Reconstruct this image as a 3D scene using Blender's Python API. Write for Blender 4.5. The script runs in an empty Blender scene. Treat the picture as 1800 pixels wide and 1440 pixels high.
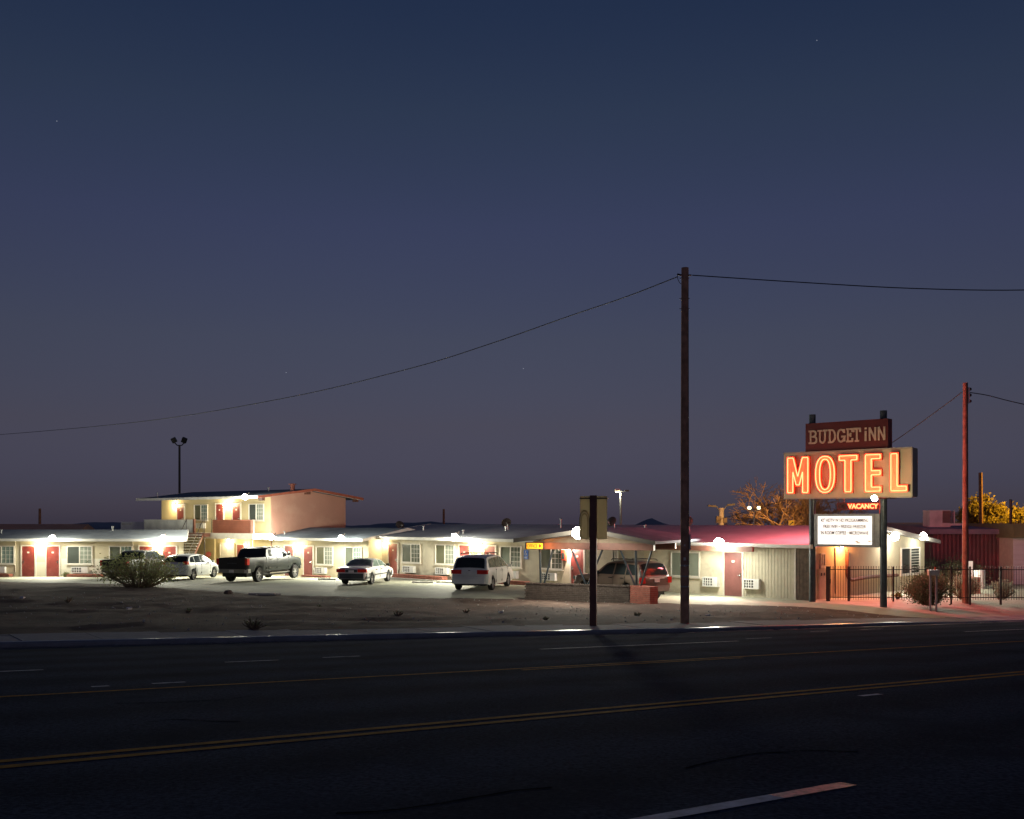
import bpy, math, random
from mathutils import Vector, Matrix
R = math.radians
rnd = random.Random(7)
sc = bpy.context.scene
COL = sc.collection

# ------------------------------------------------------------------ camera, sky, exposure
CZ = 3.5                                   # eye height above the parking lot
cam_d = bpy.data.cameras.new('camera'); cam = bpy.data.objects.new('camera', cam_d); COL.objects.link(cam)
cam.location = (0, 0, CZ); cam.rotation_euler = (R(90), 0, 0)
cam_d.lens = 36; cam_d.sensor_width = 36; cam_d.shift_y = 194 / 1800; cam_d.clip_end = 9000; cam_d.clip_start = 0.1
sc.camera = cam
world = bpy.data.worlds.new('World'); sc.world = world; world.use_nodes = True
wn = world.node_tree.nodes; wl = world.node_tree.links
sky = wn.new('ShaderNodeTexSky'); sky.sky_type = 'NISHITA'; sky.sun_disc = False
sky.sun_elevation = R(25); sky.sun_rotation = R(180); sky.dust_density = 0.4; sky.ozone_density = 2.0
tint = wn.new('ShaderNodeMix'); tint.data_type = 'RGBA'; tint.blend_type = 'MULTIPLY'; tint.inputs[0].default_value = 1
# after-sunset tint by elevation, the same all round: blue overhead, mauve-grey lower down
wtc = wn.new('ShaderNodeTexCoord'); wsep = wn.new('ShaderNodeSeparateXYZ'); wl.new(wtc.outputs['Generated'], wsep.inputs[0])
ramp = wn.new('ShaderNodeValToRGB'); wl.new(wsep.outputs['Z'], ramp.inputs[0])
for i, (z, c) in enumerate(((0, (.52, .58, .86)), (.0356, (.61, .645, .86)), (.091, (.94, .82, .78)), (.172, (1.21, 1.09, .91)), (.275, (1.33, 1.25, 1.16)), (.369, (1.20, 1.34, 1.12)), (.447, (.95, 1.20, 1.13)), (1.0, (.9, 1.15, 1.13)))):
    e = ramp.color_ramp.elements[i] if i < 2 else ramp.color_ramp.elements.new(z)
    e.position = z; e.color = (c[0] * 2.05 * .3, c[1] * 1.68 * .3, c[2] * 2.42 * .3, 1)
hz = wn.new('ShaderNodeTexNoise'); hz.inputs['Scale'].default_value = 1.6; hz.inputs['Detail'].default_value = 5; hmap = wn.new('ShaderNodeMapping'); hmap.inputs['Scale'].default_value = (1, 1, 3.5)
wl.new(wtc.outputs['Generated'], hmap.inputs[0]); wl.new(hmap.outputs[0], hz.inputs['Vector'])          # faint unevenness of dusk haze, the same all round
hr_ = wn.new('ShaderNodeMapRange'); hr_.inputs[3].default_value = .955; hr_.inputs[4].default_value = 1.045; wl.new(hz.outputs['Fac'], hr_.inputs[0])
hm = wn.new('ShaderNodeVectorMath'); hm.operation = 'SCALE'; wl.new(ramp.outputs[0], hm.inputs[0]); wl.new(hr_.outputs[0], hm.inputs['Scale'])
wl.new(hm.outputs[0], tint.inputs[7]); wl.new(sky.outputs[0], tint.inputs[6]); wl.new(tint.outputs[2], wn['Background'].inputs[0])
wn['Background'].inputs[1].default_value = 0.02
sc.view_settings.view_transform = 'Standard'; sc.view_settings.look = 'None'
sc.view_settings.exposure = 0; sc.view_settings.gamma = 1
sc.render.engine = 'CYCLES'
sc.cycles.use_denoising = True
sc.cycles.max_bounces = 6; sc.cycles.sample_clamp_indirect = 4

# ------------------------------------------------------------------ helpers
F, VH, CU = 1800.0, 914.0, 900.0
def PD(u, v, D): return Vector(((u - CU) / F * D, D, CZ - (v - VH) / F * D))
def PZ(u, v, z): return PD(u, v, F * (CZ - z) / (v - VH))
class Fr:                                  # a wall's frame: x along the wall, y into the building, z up
    def __init__(s, o, th): s.o = Vector(o); s.th = R(th); s.c = math.cos(s.th); s.n = math.sin(s.th)
    def s(s, u, off=0):
        a = (u - CU) / F
        return (a * (s.o.y + off * s.c) - s.o.x - off * s.n) / (s.c + a * s.n)
    def D(s, u, off=0): return s.o.y - s.s(u, off) * s.n + off * s.c
    def z(s, u, v, off=0): return CZ - (v - VH) * s.D(u, off) / F - s.o.z
    def w(s, x, y, z): return Vector((s.o.x + x * s.c + y * s.n, s.o.y - x * s.n + y * s.c, s.o.z + z))

class MB:
    def __init__(s): s.v = []; s.f = []
    def add(s, vs, fs):
        b = len(s.v); s.v += [tuple(p) for p in vs]; s.f += [tuple(b + i for i in f) for f in fs]; return s
    def box(s, c, d, rz=0, rx=0, ry=0):
        x, y, z = d[0] / 2, d[1] / 2, d[2] / 2
        vs = [Vector((i, j, k)) for i in (-x, x) for j in (-y, y) for k in (-z, z)]
        if rz or rx or ry:
            M = Matrix.Rotation(rz, 3, 'Z') @ Matrix.Rotation(ry, 3, 'Y') @ Matrix.Rotation(rx, 3, 'X'); vs = [M @ v for v in vs]
        c = Vector(c)
        return s.add([v + c for v in vs], [(0, 1, 3, 2), (4, 6, 7, 5), (0, 4, 5, 1), (2, 3, 7, 6), (0, 2, 6, 4), (1, 5, 7, 3)])
    def bb(s, x0, x1, y0, y1, z0, z1): return s.box(((x0 + x1) / 2, (y0 + y1) / 2, (z0 + z1) / 2), (abs(x1 - x0), abs(y1 - y0), abs(z1 - z0)))
    def tube(s, pts, r, n=8, cap=True):
        pts = [Vector(p) for p in pts]; rs = r if isinstance(r, (list, tuple)) else [r] * len(pts)
        vs = []; N = len(pts); up = None
        for i, p in enumerate(pts):
            d = (pts[min(i + 1, N - 1)] - pts[max(i - 1, 0)])
            if d.length < 1e-9: d = Vector((0, 0, 1))
            d.normalize()
            if up is None: up = Vector((1, 0, 0)) if abs(d.z) > .9 else Vector((0, 0, 1))
            a = d.cross(up)
            if a.length < 1e-4: a = d.cross(Vector((0, 1, 0)))
            a.normalize(); b = a.cross(d); up = b
            vs += [p + rs[i] * (math.cos(2 * math.pi * k / n) * a + math.sin(2 * math.pi * k / n) * b) for k in range(n)]
        fs = [(i * n + k, i * n + (k + 1) % n, (i + 1) * n + (k + 1) % n, (i + 1) * n + k) for i in range(N - 1) for k in range(n)]
        if cap: fs += [tuple(range(n))[::-1], tuple((N - 1) * n + k for k in range(n))]
        return s.add(vs, fs)
    def prism(s, poly, axis, a, b):        # polygon of 2-tuples, extruded along axis from a to b
        def mk(p, t): return {'x': (t, p[0], p[1]), 'y': (p[0], t, p[1]), 'z': (p[0], p[1], t)}[axis]
        n = len(poly); vs = [mk(p, a) for p in poly] + [mk(p, b) for p in poly]
        return s.add(vs, [tuple(range(n)), tuple(range(n, 2 * n))[::-1]] + [(i, (i + 1) % n, n + (i + 1) % n, n + i) for i in range(n)])
    def lathe(s, prof, n=20, axis='z', c=(0, 0, 0), cap=True):   # prof: (r, h)
        vs = []
        for r, h in prof:
            for k in range(n):
                q, w = r * math.cos(2 * math.pi * k / n), r * math.sin(2 * math.pi * k / n)
                p = (q, w, h) if axis == 'z' else ((q, h, w) if axis == 'y' else (h, q, w))
                vs.append((p[0] + c[0], p[1] + c[1], p[2] + c[2]))
        N = len(prof)
        fs = [(i * n + k, i * n + (k + 1) % n, (i + 1) * n + (k + 1) % n, (i + 1) * n + k) for i in range(N - 1) for k in range(n)]
        if cap: fs += [tuple(range(n)), tuple((N - 1) * n + k for k in range(n))]
        return s.add(vs, fs)
    def grid(s, rows):
        n = len(rows[0]); vs = [p for r in rows for p in r]
        return s.add(vs, [(i * n + j, i * n + j + 1, (i + 1) * n + j + 1, (i + 1) * n + j) for i in range(len(rows) - 1) for j in range(n - 1)])
    def mesh(s, name, mat, smooth=False):
        m = bpy.data.meshes.new(name); m.from_pydata(s.v, [], s.f); m.validate()
        import bmesh
        if smooth != 'raw':
            b = bmesh.new(); b.from_mesh(m); bmesh.ops.recalc_face_normals(b, faces=b.faces[:]); b.to_mesh(m); b.free()
        if mat: m.materials.append(mat)
        if smooth is True:
            for p in m.polygons: p.use_smooth = True
            try: m.set_sharp_from_angle(angle=R(38))
            except Exception: pass
        m.update(); return m
    def build(s, name, mat, parent=None, smooth=False, loc=None):
        return link(name, s.mesh(name, mat, smooth), parent, loc)
def link(name, data, parent=None, loc=None, rz=0):
    o = bpy.data.objects.new(name, data); COL.objects.link(o); o.parent = parent
    if loc is not None: o.location = loc
    if rz: o.rotation_euler = (0, 0, rz)
    return o
def tag(o, label, cat, group=None):
    o['label'] = label; o['category'] = cat
    if group: o['group'] = group
    return o
def thing(name, label, cat, loc=(0, 0, 0), rz=0, group=None):
    return tag(link(name, None, None, loc, rz), label, cat, group)
def struct(o): o['kind'] = 'structure'; return o
def stuff(o): o['kind'] = 'stuff'; return o
def light(parent, loc, W, col, kind='POINT', rad=.08, spot=150, blend=.4, aim=None):
    d = bpy.data.lights.new('bulb', kind); d.energy = W; d.color = col; d.shadow_soft_size = rad
    if kind == 'SPOT': d.spot_size = R(spot); d.spot_blend = blend
    o = link('bulb', d, parent, loc)
    if aim is not None: o.rotation_euler = Vector(aim).to_track_quat('-Z', 'Y').to_euler()
    return o

# ------------------------------------------------------------------ materials
def mat(name, col, rough=.7, var=.18, scale=2.0, bump=0.0, bscale=40, metal=0, coat=0, col2=None, spec=.5, stain=None, sscale=.4):
    m = bpy.data.materials.new(name); m.use_nodes = True; n = m.node_tree.nodes; l = m.node_tree.links
    p = n['Principled BSDF']; p.inputs['Roughness'].default_value = rough; p.inputs['Metallic'].default_value = metal
    p.inputs['Coat Weight'].default_value = coat; p.inputs['Specular IOR Level'].default_value = spec
    g = n.new('ShaderNodeNewGeometry')
    t = n.new('ShaderNodeTexNoise'); t.inputs['Scale'].default_value = scale; t.inputs['Detail'].default_value = 6; l.new(g.outputs['Position'], t.inputs['Vector'])
    mr = n.new('ShaderNodeMapRange'); mr.inputs[1].default_value = .3; mr.inputs[2].default_value = .7; l.new(t.outputs['Fac'], mr.inputs[0])
    a = [c * (1 - var) for c in col]; b = [min(1, c * (1 + var)) for c in (col2 or col)]
    mx = n.new('ShaderNodeMix'); mx.data_type = 'RGBA'; mx.inputs[6].default_value = (*a, 1); mx.inputs[7].default_value = (*b, 1)
    l.new(mr.outputs[0], mx.inputs[0]); out = mx.outputs[2]
    if stain:
        t2 = n.new('ShaderNodeTexNoise'); t2.inputs['Scale'].default_value = sscale; t2.inputs['Detail'].default_value = 8; t2.inputs['Roughness'].default_value = .65
        l.new(g.outputs['Position'], t2.inputs['Vector'])
        m2 = n.new('ShaderNodeMapRange'); m2.inputs[1].default_value = .5; m2.inputs[2].default_value = .68; l.new(t2.outputs['Fac'], m2.inputs[0])
        mx2 = n.new('ShaderNodeMix'); mx2.data_type = 'RGBA'; mx2.inputs[7].default_value = (*stain, 1); l.new(out, mx2.inputs[6]); l.new(m2.outputs[0], mx2.inputs[0]); out = mx2.outputs[2]
    l.new(out, p.inputs['Base Color'])
    if bump:
        tb = n.new('ShaderNodeTexNoise'); tb.inputs['Scale'].default_value = bscale; tb.inputs['Detail'].default_value = 4; l.new(g.outputs['Position'], tb.inputs['Vector'])
        bp = n.new('ShaderNodeBump'); bp.inputs['Strength'].default_value = bump; bp.inputs['Distance'].default_value = .02; l.new(tb.outputs['Fac'], bp.inputs['Height']); l.new(bp.outputs[0], p.inputs['Normal'])
    return m
def glow(name, col, st):
    m = bpy.data.materials.new(name); m.use_nodes = True; p = m.node_tree.nodes['Principled BSDF']
    p.inputs['Base Color'].default_value = (*[min(.8, c) for c in col], 1); p.inputs['Emission Color'].default_value = (*col, 1); p.inputs['Emission Strength'].default_value = st
    return m
M = {}
M['stucco'] = mat('stucco', (.62, .54, .37), .85, .07, .8, .25, 30, stain=(.50, .44, .32), sscale=.7)
M['stucco_pale'] = mat('stucco_pale', (.66, .60, .46), .85, .08, 1.4, .3, 30, stain=(.47, .42, .31), sscale=1.1)
M['stucco_yellow'] = mat('stucco_yellow', (.64, .53, .30), .85, .06, .8, .2, 30, stain=(.58, .47, .27), sscale=.5)
M['salmon_and_neon_pink'] = mat('salmon_and_neon_pink', (.46, .25, .185), .85, .06, .6, .2, 30, stain=(.53, .33, .24), sscale=.4)  # on the two-storey block this colour carries pink neon light
M['patch'] = mat('patch', (.72, .67, .55), .85, .05, .8, .2, 30)
M['door_red'] = mat('door_red', (.23, .045, .038), .45, .12, 4, stain=(.34, .09, .075), sscale=1.5)
M['door_maroon'] = mat('door_maroon', (.20, .075, .07), .5, .12, 4)
M['trim'] = mat('trim', (.70, .66, .58), .6, .08, 3)
M['white_metal'] = mat('white_metal', (.74, .74, .71), .5, .06, 3)
M['grille'] = mat('grille', (.05, .05, .05), .6)
M['curtain'] = mat('curtain', (.30, .31, .25), .9, .25, 9)
M['roof'] = mat('roof', (.20, .23, .27), .9, .16, 1.5, .3, 60, stain=(.14, .17, .20), sscale=.25, spec=.1)
M['roof_mid'] = mat('roof_mid', (.30, .33, .36), .9, .14, 1.5, .3, 60, stain=(.22, .25, .28), sscale=.3, spec=.1)
M['roof_white'] = mat('roof_white', (.36, .37, .40), .9, .1, 1.2, .3, 60, stain=(.27, .28, .31), sscale=.3, spec=.1)
M['fascia'] = mat('fascia', (.62, .60, .55), .6, .1, 3)
M['fascia_red'] = mat('fascia_red', (.36, .10, .06), .6, .15, 3)
M['brown'] = mat('brown', (.15, .062, .042), .6, .2, 4)
M['wood_dark'] = mat('wood_dark', (.12, .085, .062), .85, .3, 6)
M['siding'] = mat('siding', (.52, .48, .37), .75, .1, 4)
M['parapet_grey'] = mat('parapet_grey', (.66, .65, .58), .85, .2, 1.5, .2)
M['parapet_red'] = mat('parapet_red', (.25, .085, .05), .55, .12, 2)
M['steel_dark'] = mat('steel_dark', (.055, .045, .04), .5, .2, 8, metal=.4)
M['steel_post'] = mat('steel_post', (.05, .065, .075), .38, .3, 6, metal=.35)
M['galv'] = mat('galv', (.33, .34, .33), .45, .15, 6, metal=.6)
M['iron'] = mat('iron', (.035, .03, .028), .5, .2, 8, metal=.3)
M['brick'] = mat('brick', (.34, .12, .085), .9, .35, 7, .4, 80)
M['brick_dark'] = mat('brick_dark', (.11, .085, .07), .9, .35, 6, .4, 80)
M['mortar'] = mat('mortar', (.36, .33, .29), .95)
M['concrete'] = mat('concrete', (.40, .39, .36), .85, .12, 2, .3, 60, stain=(.30, .29, .27), sscale=.6)
M['rubber'] = mat('rubber', (.018, .018, .018), .8)
M['rim'] = mat('rim', (.40, .40, .40), .4, .05, 3, metal=.6)
M['wood_pole'] = mat('wood_pole', (.24, .12, .075), .85, .35, 5, .4, 25, stain=(.15, .08, .05), sscale=2)
M['wood_pole_dry'] = mat('wood_pole_dry', (.44, .24, .15), .9, .35, 5, .5, 25, stain=(.27, .15, .10), sscale=2)
M['wood_pole_red'] = mat('wood_pole_red', (.17, .115, .07), .9, .35, 5, .5, 25, stain=(.11, .07, .045), sscale=2)
M['wire'] = mat('wire', (.015, .015, .018), .6)
M['black'] = mat('black', (.012, .012, .013), .5)
M['chrome'] = mat('chrome', (.7, .7, .7), .18, .02, 3, metal=1)
M['tail'] = mat('tail', (.60, .03, .022), .2, .1, 5, coat=.5)
M['plate'] = mat('plate', (.75, .75, .72), .5)
M['trunk'] = mat('trunk', (.16, .10, .07), .9, .3, 6)
def leafmat(name, col, var=.45, scale=8):
    m = mat(name, col, .7, var, scale); n = m.node_tree.nodes; l = m.node_tree.links      # thin leaves let light through
    t = n.new('ShaderNodeBsdfTranslucent'); t.inputs[0].default_value = (*[min(1, c * 1.6) for c in col], 1); x = n.new('ShaderNodeMixShader'); x.inputs[0].default_value = .42
    l.new(n['Principled BSDF'].outputs[0], x.inputs[1]); l.new(t.outputs[0], x.inputs[2]); l.new(x.outputs[0], n['Material Output'].inputs[0]); return m
M['leaf_creosote'] = leafmat('leaf_creosote', (.15, .17, .075))
M['leaf_dark'] = leafmat('leaf_dark', (.085, .115, .06))
M['leaf_pale'] = leafmat('leaf_pale', (.27, .28, .20))
M['leaf_green'] = leafmat('leaf_green', (.12, .15, .03))
M['leaf_tree'] = leafmat('leaf_tree', (.22, .20, .06))
M['twig'] = mat('twig', (.20, .14, .09), .9, .3, 6)
def glassmat(name, col, rough=.06):
    m = mat(name, col, rough, .1, 1.5, spec=.8); return m
M['glass'] = glassmat('glass', (.035, .045, .04))
M['glass_room'] = glassmat('glass_room', (.13, .145, .11), .12)
M['glass_blind'] = glassmat('glass_blind', (.25, .28, .23), .15)
M['glass_car'] = mat('glass_car', (.022, .03, .032), .06, .1, 1.5, spec=.22)
M['glass_green'] = mat('glass_green', (.15, .21, .185), .06, .25, 5, spec=.3)
FLOOD = (1.0, .98, .80)
M['lens'] = glow('lens', (1, .98, .9), 60)
M['lens_warm'] = glow('lens_warm', (1, .86, .6), 25)
M['lens_sodium'] = glow('lens_sodium', (1, .85, .45), 5)
M['neon'] = glow('neon', (1, .066, .026), 16)
M['neon_red'] = glow('neon_red', (1, .085, .03), 11)
M['amber'] = glow('amber', (1, .42, .03), 1.25)
M['reader'] = glow('reader', (1, .955, .87), 1.02)

# ------------------------------------------------------------------ ground, road, pavement
from mathutils import noise as mn
TD, TN = Vector((.812, .584)), Vector((-.584, .812))       # along the road / across it, away from the camera
def tw(t, w): return (TD.x * t + TN.x * w, TD.y * t + TN.y * w)
def zroad(y): return 2.383 - .07 * y
def lerp(tab, x):
    if x <= tab[0][0]: return tab[0][1]
    for (a, p), (b, q) in zip(tab, tab[1:]):
        if x <= b: return p + (q - p) * (x - a) / (b - a)
    return tab[-1][1]
WC = [(-60, 24), (3.6, 22.6), (10.7, 21.7), (15.2, 21.0), (20.1, 20.1), (27.7, 19.9), (36.5, 20.2), (120, 20.2)]
CURB = [(-60, .10), (30, .10), (34, .04), (40, .03), (44, .10), (120, .10)]
SWW = 1.75
def wc(t): return lerp(WC, t)
def zsw(t): x, y = tw(t, wc(t)); return zroad(y) + lerp(CURB, t)
EDGE = [(-70, 64), (-45, 61.5), (-30, 60), (-21.7, 56), (-12, 48), (-6.7, 46.3), (.5, 45.2), (6, 43.0), (11.75, 41.2), (14.2, 38.6), (15.5, 38.0), (18.8, 40.2), (26, 45.4), (60, 69)]
def yedge(x): return lerp(EDGE, x) + .35 * mn.noise(Vector((x * .7, 3, 0))) + .15 * mn.noise(Vector((x * 3, 9, 0)))
def zlot(y): return 0 if y < 54 else -.018 * (min(y, 84) - 54)
def zpave(x, y):                            # the lot, ramping down to the pavement where the two meet
    t = TD.x * x + TD.y * y; a = TN.x * x + TN.y * y - wc(t) - SWW
    k = min(1, max(0, a / 4.5)); k = k * k * (3 - 2 * k)
    return zlot(y) * k + zsw(t) * (1 - k) if k < 1 else zlot(y)
def gz(x, y):
    t = TD.x * x + TD.y * y; w = TN.x * x + TN.y * y
    a = max(0, w - wc(t) - SWW); b = max(0, yedge(x) - y)
    f = 1 if b == 0 else a / (a + b + 1e-6)
    z = zsw(min(t, 60)) * (1 - f) + zpave(x, y) * f
    if f < 1:
        e = min(1, a / 1.2) * min(1, b / 1.5)
        z += e * (.13 * mn.noise(Vector((x * .35, y * .35, 0))) + .08 * mn.noise(Vector((x * 1.1, y * 1.3, 5))) + .035 * mn.noise(Vector((x * 2.6, y * 2.6, 8))) + .02 * mn.noise(Vector((x * 5, y * 5, 2))))
    else: z -= .012
    return z
M['dirt'] = mat('dirt', (.098, .068, .056), .95, .35, 2.2, .7, 18, stain=(.065, .05, .045), sscale=.45, spec=.1)
M['lot'] = mat('lot', (.35, .355, .27), .8, .13, 1.3, .35, 45, stain=(.22, .215, .185), sscale=.28)
M['asphalt'] = mat('asphalt', (.060, .074, .100), 1.0, .55, 34, .8, 90, spec=.006, stain=(.038, .048, .068), sscale=.7)
def wheel_tracks(m):                        # asphalt polished a little darker where the wheels run
    n = m.node_tree.nodes; l = m.node_tree.links; p = n['Principled BSDF']; src = p.inputs['Base Color'].links[0].from_socket
    g = n.new('ShaderNodeNewGeometry'); d = n.new('ShaderNodeVectorMath'); d.operation = 'DOT_PRODUCT'; d.inputs[1].default_value = (-.584, .812, 0); l.new(g.outputs['Position'], d.inputs[0])
    t = n.new('ShaderNodeTexNoise'); t.inputs['Scale'].default_value = .35; t.inputs['Detail'].default_value = 4; l.new(g.outputs['Position'], t.inputs['Vector'])
    a = n.new('ShaderNodeMath'); a.operation = 'MULTIPLY_ADD'; a.inputs[1].default_value = 1.2; l.new(t.outputs['Fac'], a.inputs[0]); l.new(d.outputs['Value'], a.inputs[2])
    b = n.new('ShaderNodeMath'); b.operation = 'MULTIPLY'; b.inputs[1].default_value = 3.4; l.new(a.outputs[0], b.inputs[0]); c = n.new('ShaderNodeMath'); c.operation = 'SINE'; l.new(b.outputs[0], c.inputs[0])
    r = n.new('ShaderNodeMapRange'); r.inputs[1].default_value = -1; r.inputs[2].default_value = 1; r.inputs[3].default_value = .72; r.inputs[4].default_value = 1.08; l.new(c.outputs[0], r.inputs[0])
    v = n.new('ShaderNodeVectorMath'); v.operation = 'SCALE'; l.new(src, v.inputs[0]); l.new(r.outputs[0], v.inputs['Scale']); l.new(v.outputs[0], p.inputs['Base Color'])
wheel_tracks(M['asphalt'])
M['sidewalk'] = mat('sidewalk', (.22, .22, .23), .9, .14, 3, .3, 60, stain=(.19, .19, .20), sscale=.8)
M['gutter'] = mat('gutter', (.12, .12, .13), .35, .2, 3, .15, 30)
def wet(m, lo, hi, scale):                  # puddled: roughness changes in patches
    n = m.node_tree.nodes; l = m.node_tree.links; g = n.new('ShaderNodeNewGeometry'); t = n.new('ShaderNodeTexNoise'); t.inputs['Scale'].default_value = scale; t.inputs['Detail'].default_value = 5
    r = n.new('ShaderNodeMapRange'); r.inputs[1].default_value = .48; r.inputs[2].default_value = .56; r.inputs[3].default_value = hi; r.inputs[4].default_value = lo
    l.new(g.outputs['Position'], t.inputs['Vector']); l.new(t.outputs['Fac'], r.inputs[0]); l.new(r.outputs[0], n['Principled BSDF'].inputs['Roughness'])
wet(M['gutter'], .16, .85, .55)
M['yellow_paint'] = mat('yellow_paint', (.42, .185, .02), .9, .35, 9, stain=(.22, .10, .03), sscale=3, spec=.05)
M['white_paint'] = mat('white_paint', (.55, .56, .60), .8, .25, 9, stain=(.22, .22, .24), sscale=4)
M['pink_paint'] = mat('pink_paint', (.62, .20, .24), .5, .35, 30, stain=(.12, .07, .08), sscale=9)
M['tar'] = mat('tar', (.02, .021, .024), 1.0, spec=0)
mb = MB()
ts = [-70 + .6 * i for i in range(0, 250)]
offs = [-.25 + .45 * i for i in range(0, 70)] + [32 + 2.5 * i for i in range(1, 17)]
rows = []
for o in offs:
    row = []
    for t in ts:
        x, y = tw(t, wc(t) + SWW + o); row.append((x, y, gz(x, y)))
    rows.append(row)
mb.grid(rows)
far = []                                                    # the plain behind the motel, falling away to the horizon
for y in (58, 90, 140, 220, 400, 700, 1200, 2200, 4000, 8000):
    far.append([(x * (y + 200), y, -1.1 - .0085 * max(0, y - 90) if y < 2500 else -25 - .004 * (y - 2500)) for x in [-1.6 + .16 * i for i in range(21)]])
mb.grid(far)
struct(mb.build('ground', M['dirt'], smooth=True))
# parking lot
mb = MB(); rows = []
xs = [-70 + .5 * i for i in range(0, 200)]
for k in range(0, 26):
    rows.append([(x, yedge(x) - .15 + (86 - yedge(x)) * (k / 25) ** 1.3, 0) for x in xs])
rows = [[(x, y, zpave(x, y) + (.012 if j else -.03)) for x, y, z in r] for j, r in enumerate(rows)]
mb.grid(rows); struct(mb.build('parking_lot', M['lot'], smooth=True))
# road
mb = MB(); ts2 = [-70 + 2.5 * i for i in range(0, 70)]
fr_ = [0, .15, .3, .45, .6, .75, .9, 1]
mb.grid([[(*tw(t, -14 + (wc(t) - .4 + 14) * f), zroad(tw(t, -14 + (wc(t) - .4 + 14) * f)[1])) for t in ts2] for f in fr_])
road = struct(mb.build('road', M['asphalt']))
mb = MB(); tt = [-70 + .8 * i for i in range(0, 215)]
mb.grid([[(*tw(t, wc(t) - .42 + a), zroad(tw(t, wc(t) - .42 + a)[1]) + h) for t in tt] for a, h in ((0, .004), (.2, -.004), (.43, .006))])
struct(mb.build('gutter_pan', M['gutter'], smooth=True))
def ribbon(mb, w, t0, t1, wid, n=None, wob=0):
    n = n or max(2, int((t1 - t0) / .8))
    L = [[], []]
    for i in range(n + 1):
        t = t0 + (t1 - t0) * i / n; q = w + wob * mn.noise(Vector((t * .4, w, 0)))
        e = wid / 2 * (1 + .12 * mn.noise(Vector((t * 5, w * 3, 1))))
        for s, g in ((-1, 0), (1, 1)):
            x, y = tw(t, q + s * e); L[g].append((x, y, zroad(y) + .004))
    mb.grid(L)
for w, nm in ((7.17, 0), (7.42, 1), (11.96, 2), (11.72, 3)):
    mb = MB()
    if nm == 3:
        for k in range(-6, 8): ribbon(mb, w, k * 14.6 - 6, k * 14.6 - 1.4, .10)
    else: ribbon(mb, w, -60, 90, .115)
    mb.build('lane_line', M['yellow_paint'], road)
for t0, t1 in ((-60, -54), (-45, -40), (-30, -25), (-3.2, 3.1), (12.0, 17.6), (26.8, 32), (41.5, 46.5)):
    mb = MB(); ribbon(mb, 15.75, t0, t1, .11); mb.build('lane_dash', M['white_paint'], road)
for t0, t1, w in ((5.75, 6.65, 15.75), (7.5, 8.2, 15.9), (3.0, 3.2, 12.6), (3.7, 4.1, 12.6), (18.6, 19.5, 16.4), (23.4, 24.2, 18.3), (25.8, 26.9, 18.4), (9.4, 9.75, 6.7)):
    mb = MB(); ribbon(mb, w, t0, t1, .09, 3); mb.build('paint_fragment', M['white_paint'], road)
mb = MB(); ribbon(mb, 3.68, -2, 4.42, .115, 14); mb.build('lane_dash', M['white_paint'], road)
mb = MB(); ribbon(mb, 3.68, 4.42, 5.05, .115, 8); o = mb.build('lane_dash', M['pink_paint'], road); o['label'] = 'red sprayed end of the near white lane dash'
for pts in ([(205, 1237), (300, 1235), (400, 1230), (462, 1221)], [(260, 1270), (310, 1265), (370, 1268), (430, 1269)], [(590, 1432), (700, 1424), (800, 1408), (900, 1391), (980, 1384)],
            [(1205, 1352), (1260, 1336), (1340, 1324), (1420, 1320), (1520, 1322)], [(860, 1180), (960, 1172), (1050, 1165), (1120, 1157)]):
    P = []
    for u, v in pts:
        D = F * 1.117 / (v - 1040); P.append(((u - CU) / F * D, D))
    L = [[], []]
    for i in range(len(P) - 1):
        for k in range(8):
            f = k / 8; x = P[i][0] * (1 - f) + P[i + 1][0] * f; y = P[i][1] * (1 - f) + P[i + 1][1] * f
            e = .014 * (1 + mn.noise(Vector((x * 9, y * 9, 0)))); y += .03 * mn.noise(Vector((x * 4, 7, 0)))
            L[0].append((x, y - e, zroad(y - e) + .003)); L[1].append((x, y + e, zroad(y + e) + .003))
    MB().grid(L).build('tar_seam', M['tar'], road)
# pavement of separate slabs with a curb
pav = struct(MB().grid([[(*tw(t, wc(t) + a), zsw(t) - .02) for t in tt] for a in (.15, SWW - .05)]).build('sidewalk', M['sidewalk']))
t = -40.0
while t < 60:
    t1 = t + 1.52; g = .008; mb = MB()
    vs = []
    j = rnd.uniform(-.006, .006)
    for a in (t + g, (t + t1) / 2, t1 - g):
        for o in (.155, SWW):
            vs.append((*tw(a, wc(a) + o), zsw(a) + j))
    vs += [(x, y, z - .12) for x, y, z in vs]
    mb.add(vs, [(0, 1, 3, 2), (2, 3, 5, 4), (0, 2, 8, 6), (2, 4, 10, 8), (1, 3, 9, 7), (3, 5, 11, 9), (0, 1, 7, 6), (4, 5, 11, 10)])
    mb.build('slab', M['sidewalk'], pav); t = t1
mb = MB(); prof = [(0, -.15), (0, -.05)] + [(.05 - .05 * math.cos(R(15 * i)), -.05 + .052 * math.sin(R(15 * i))) for i in range(1, 7)] + [(.15, .003), (.15, -.15)]; L = [[] for _ in prof]
for t in tt:
    for k, (o, h) in enumerate(prof):
        x, y = tw(t, wc(t) + o); L[k].append((x, y, zsw(t) + h))
M['curb'] = mat('curb', (.20, .20, .21), .3, .2, 3, .12, 14)
mb.grid(L); struct(mb.build('curb', M['curb'], smooth=True))

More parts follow.
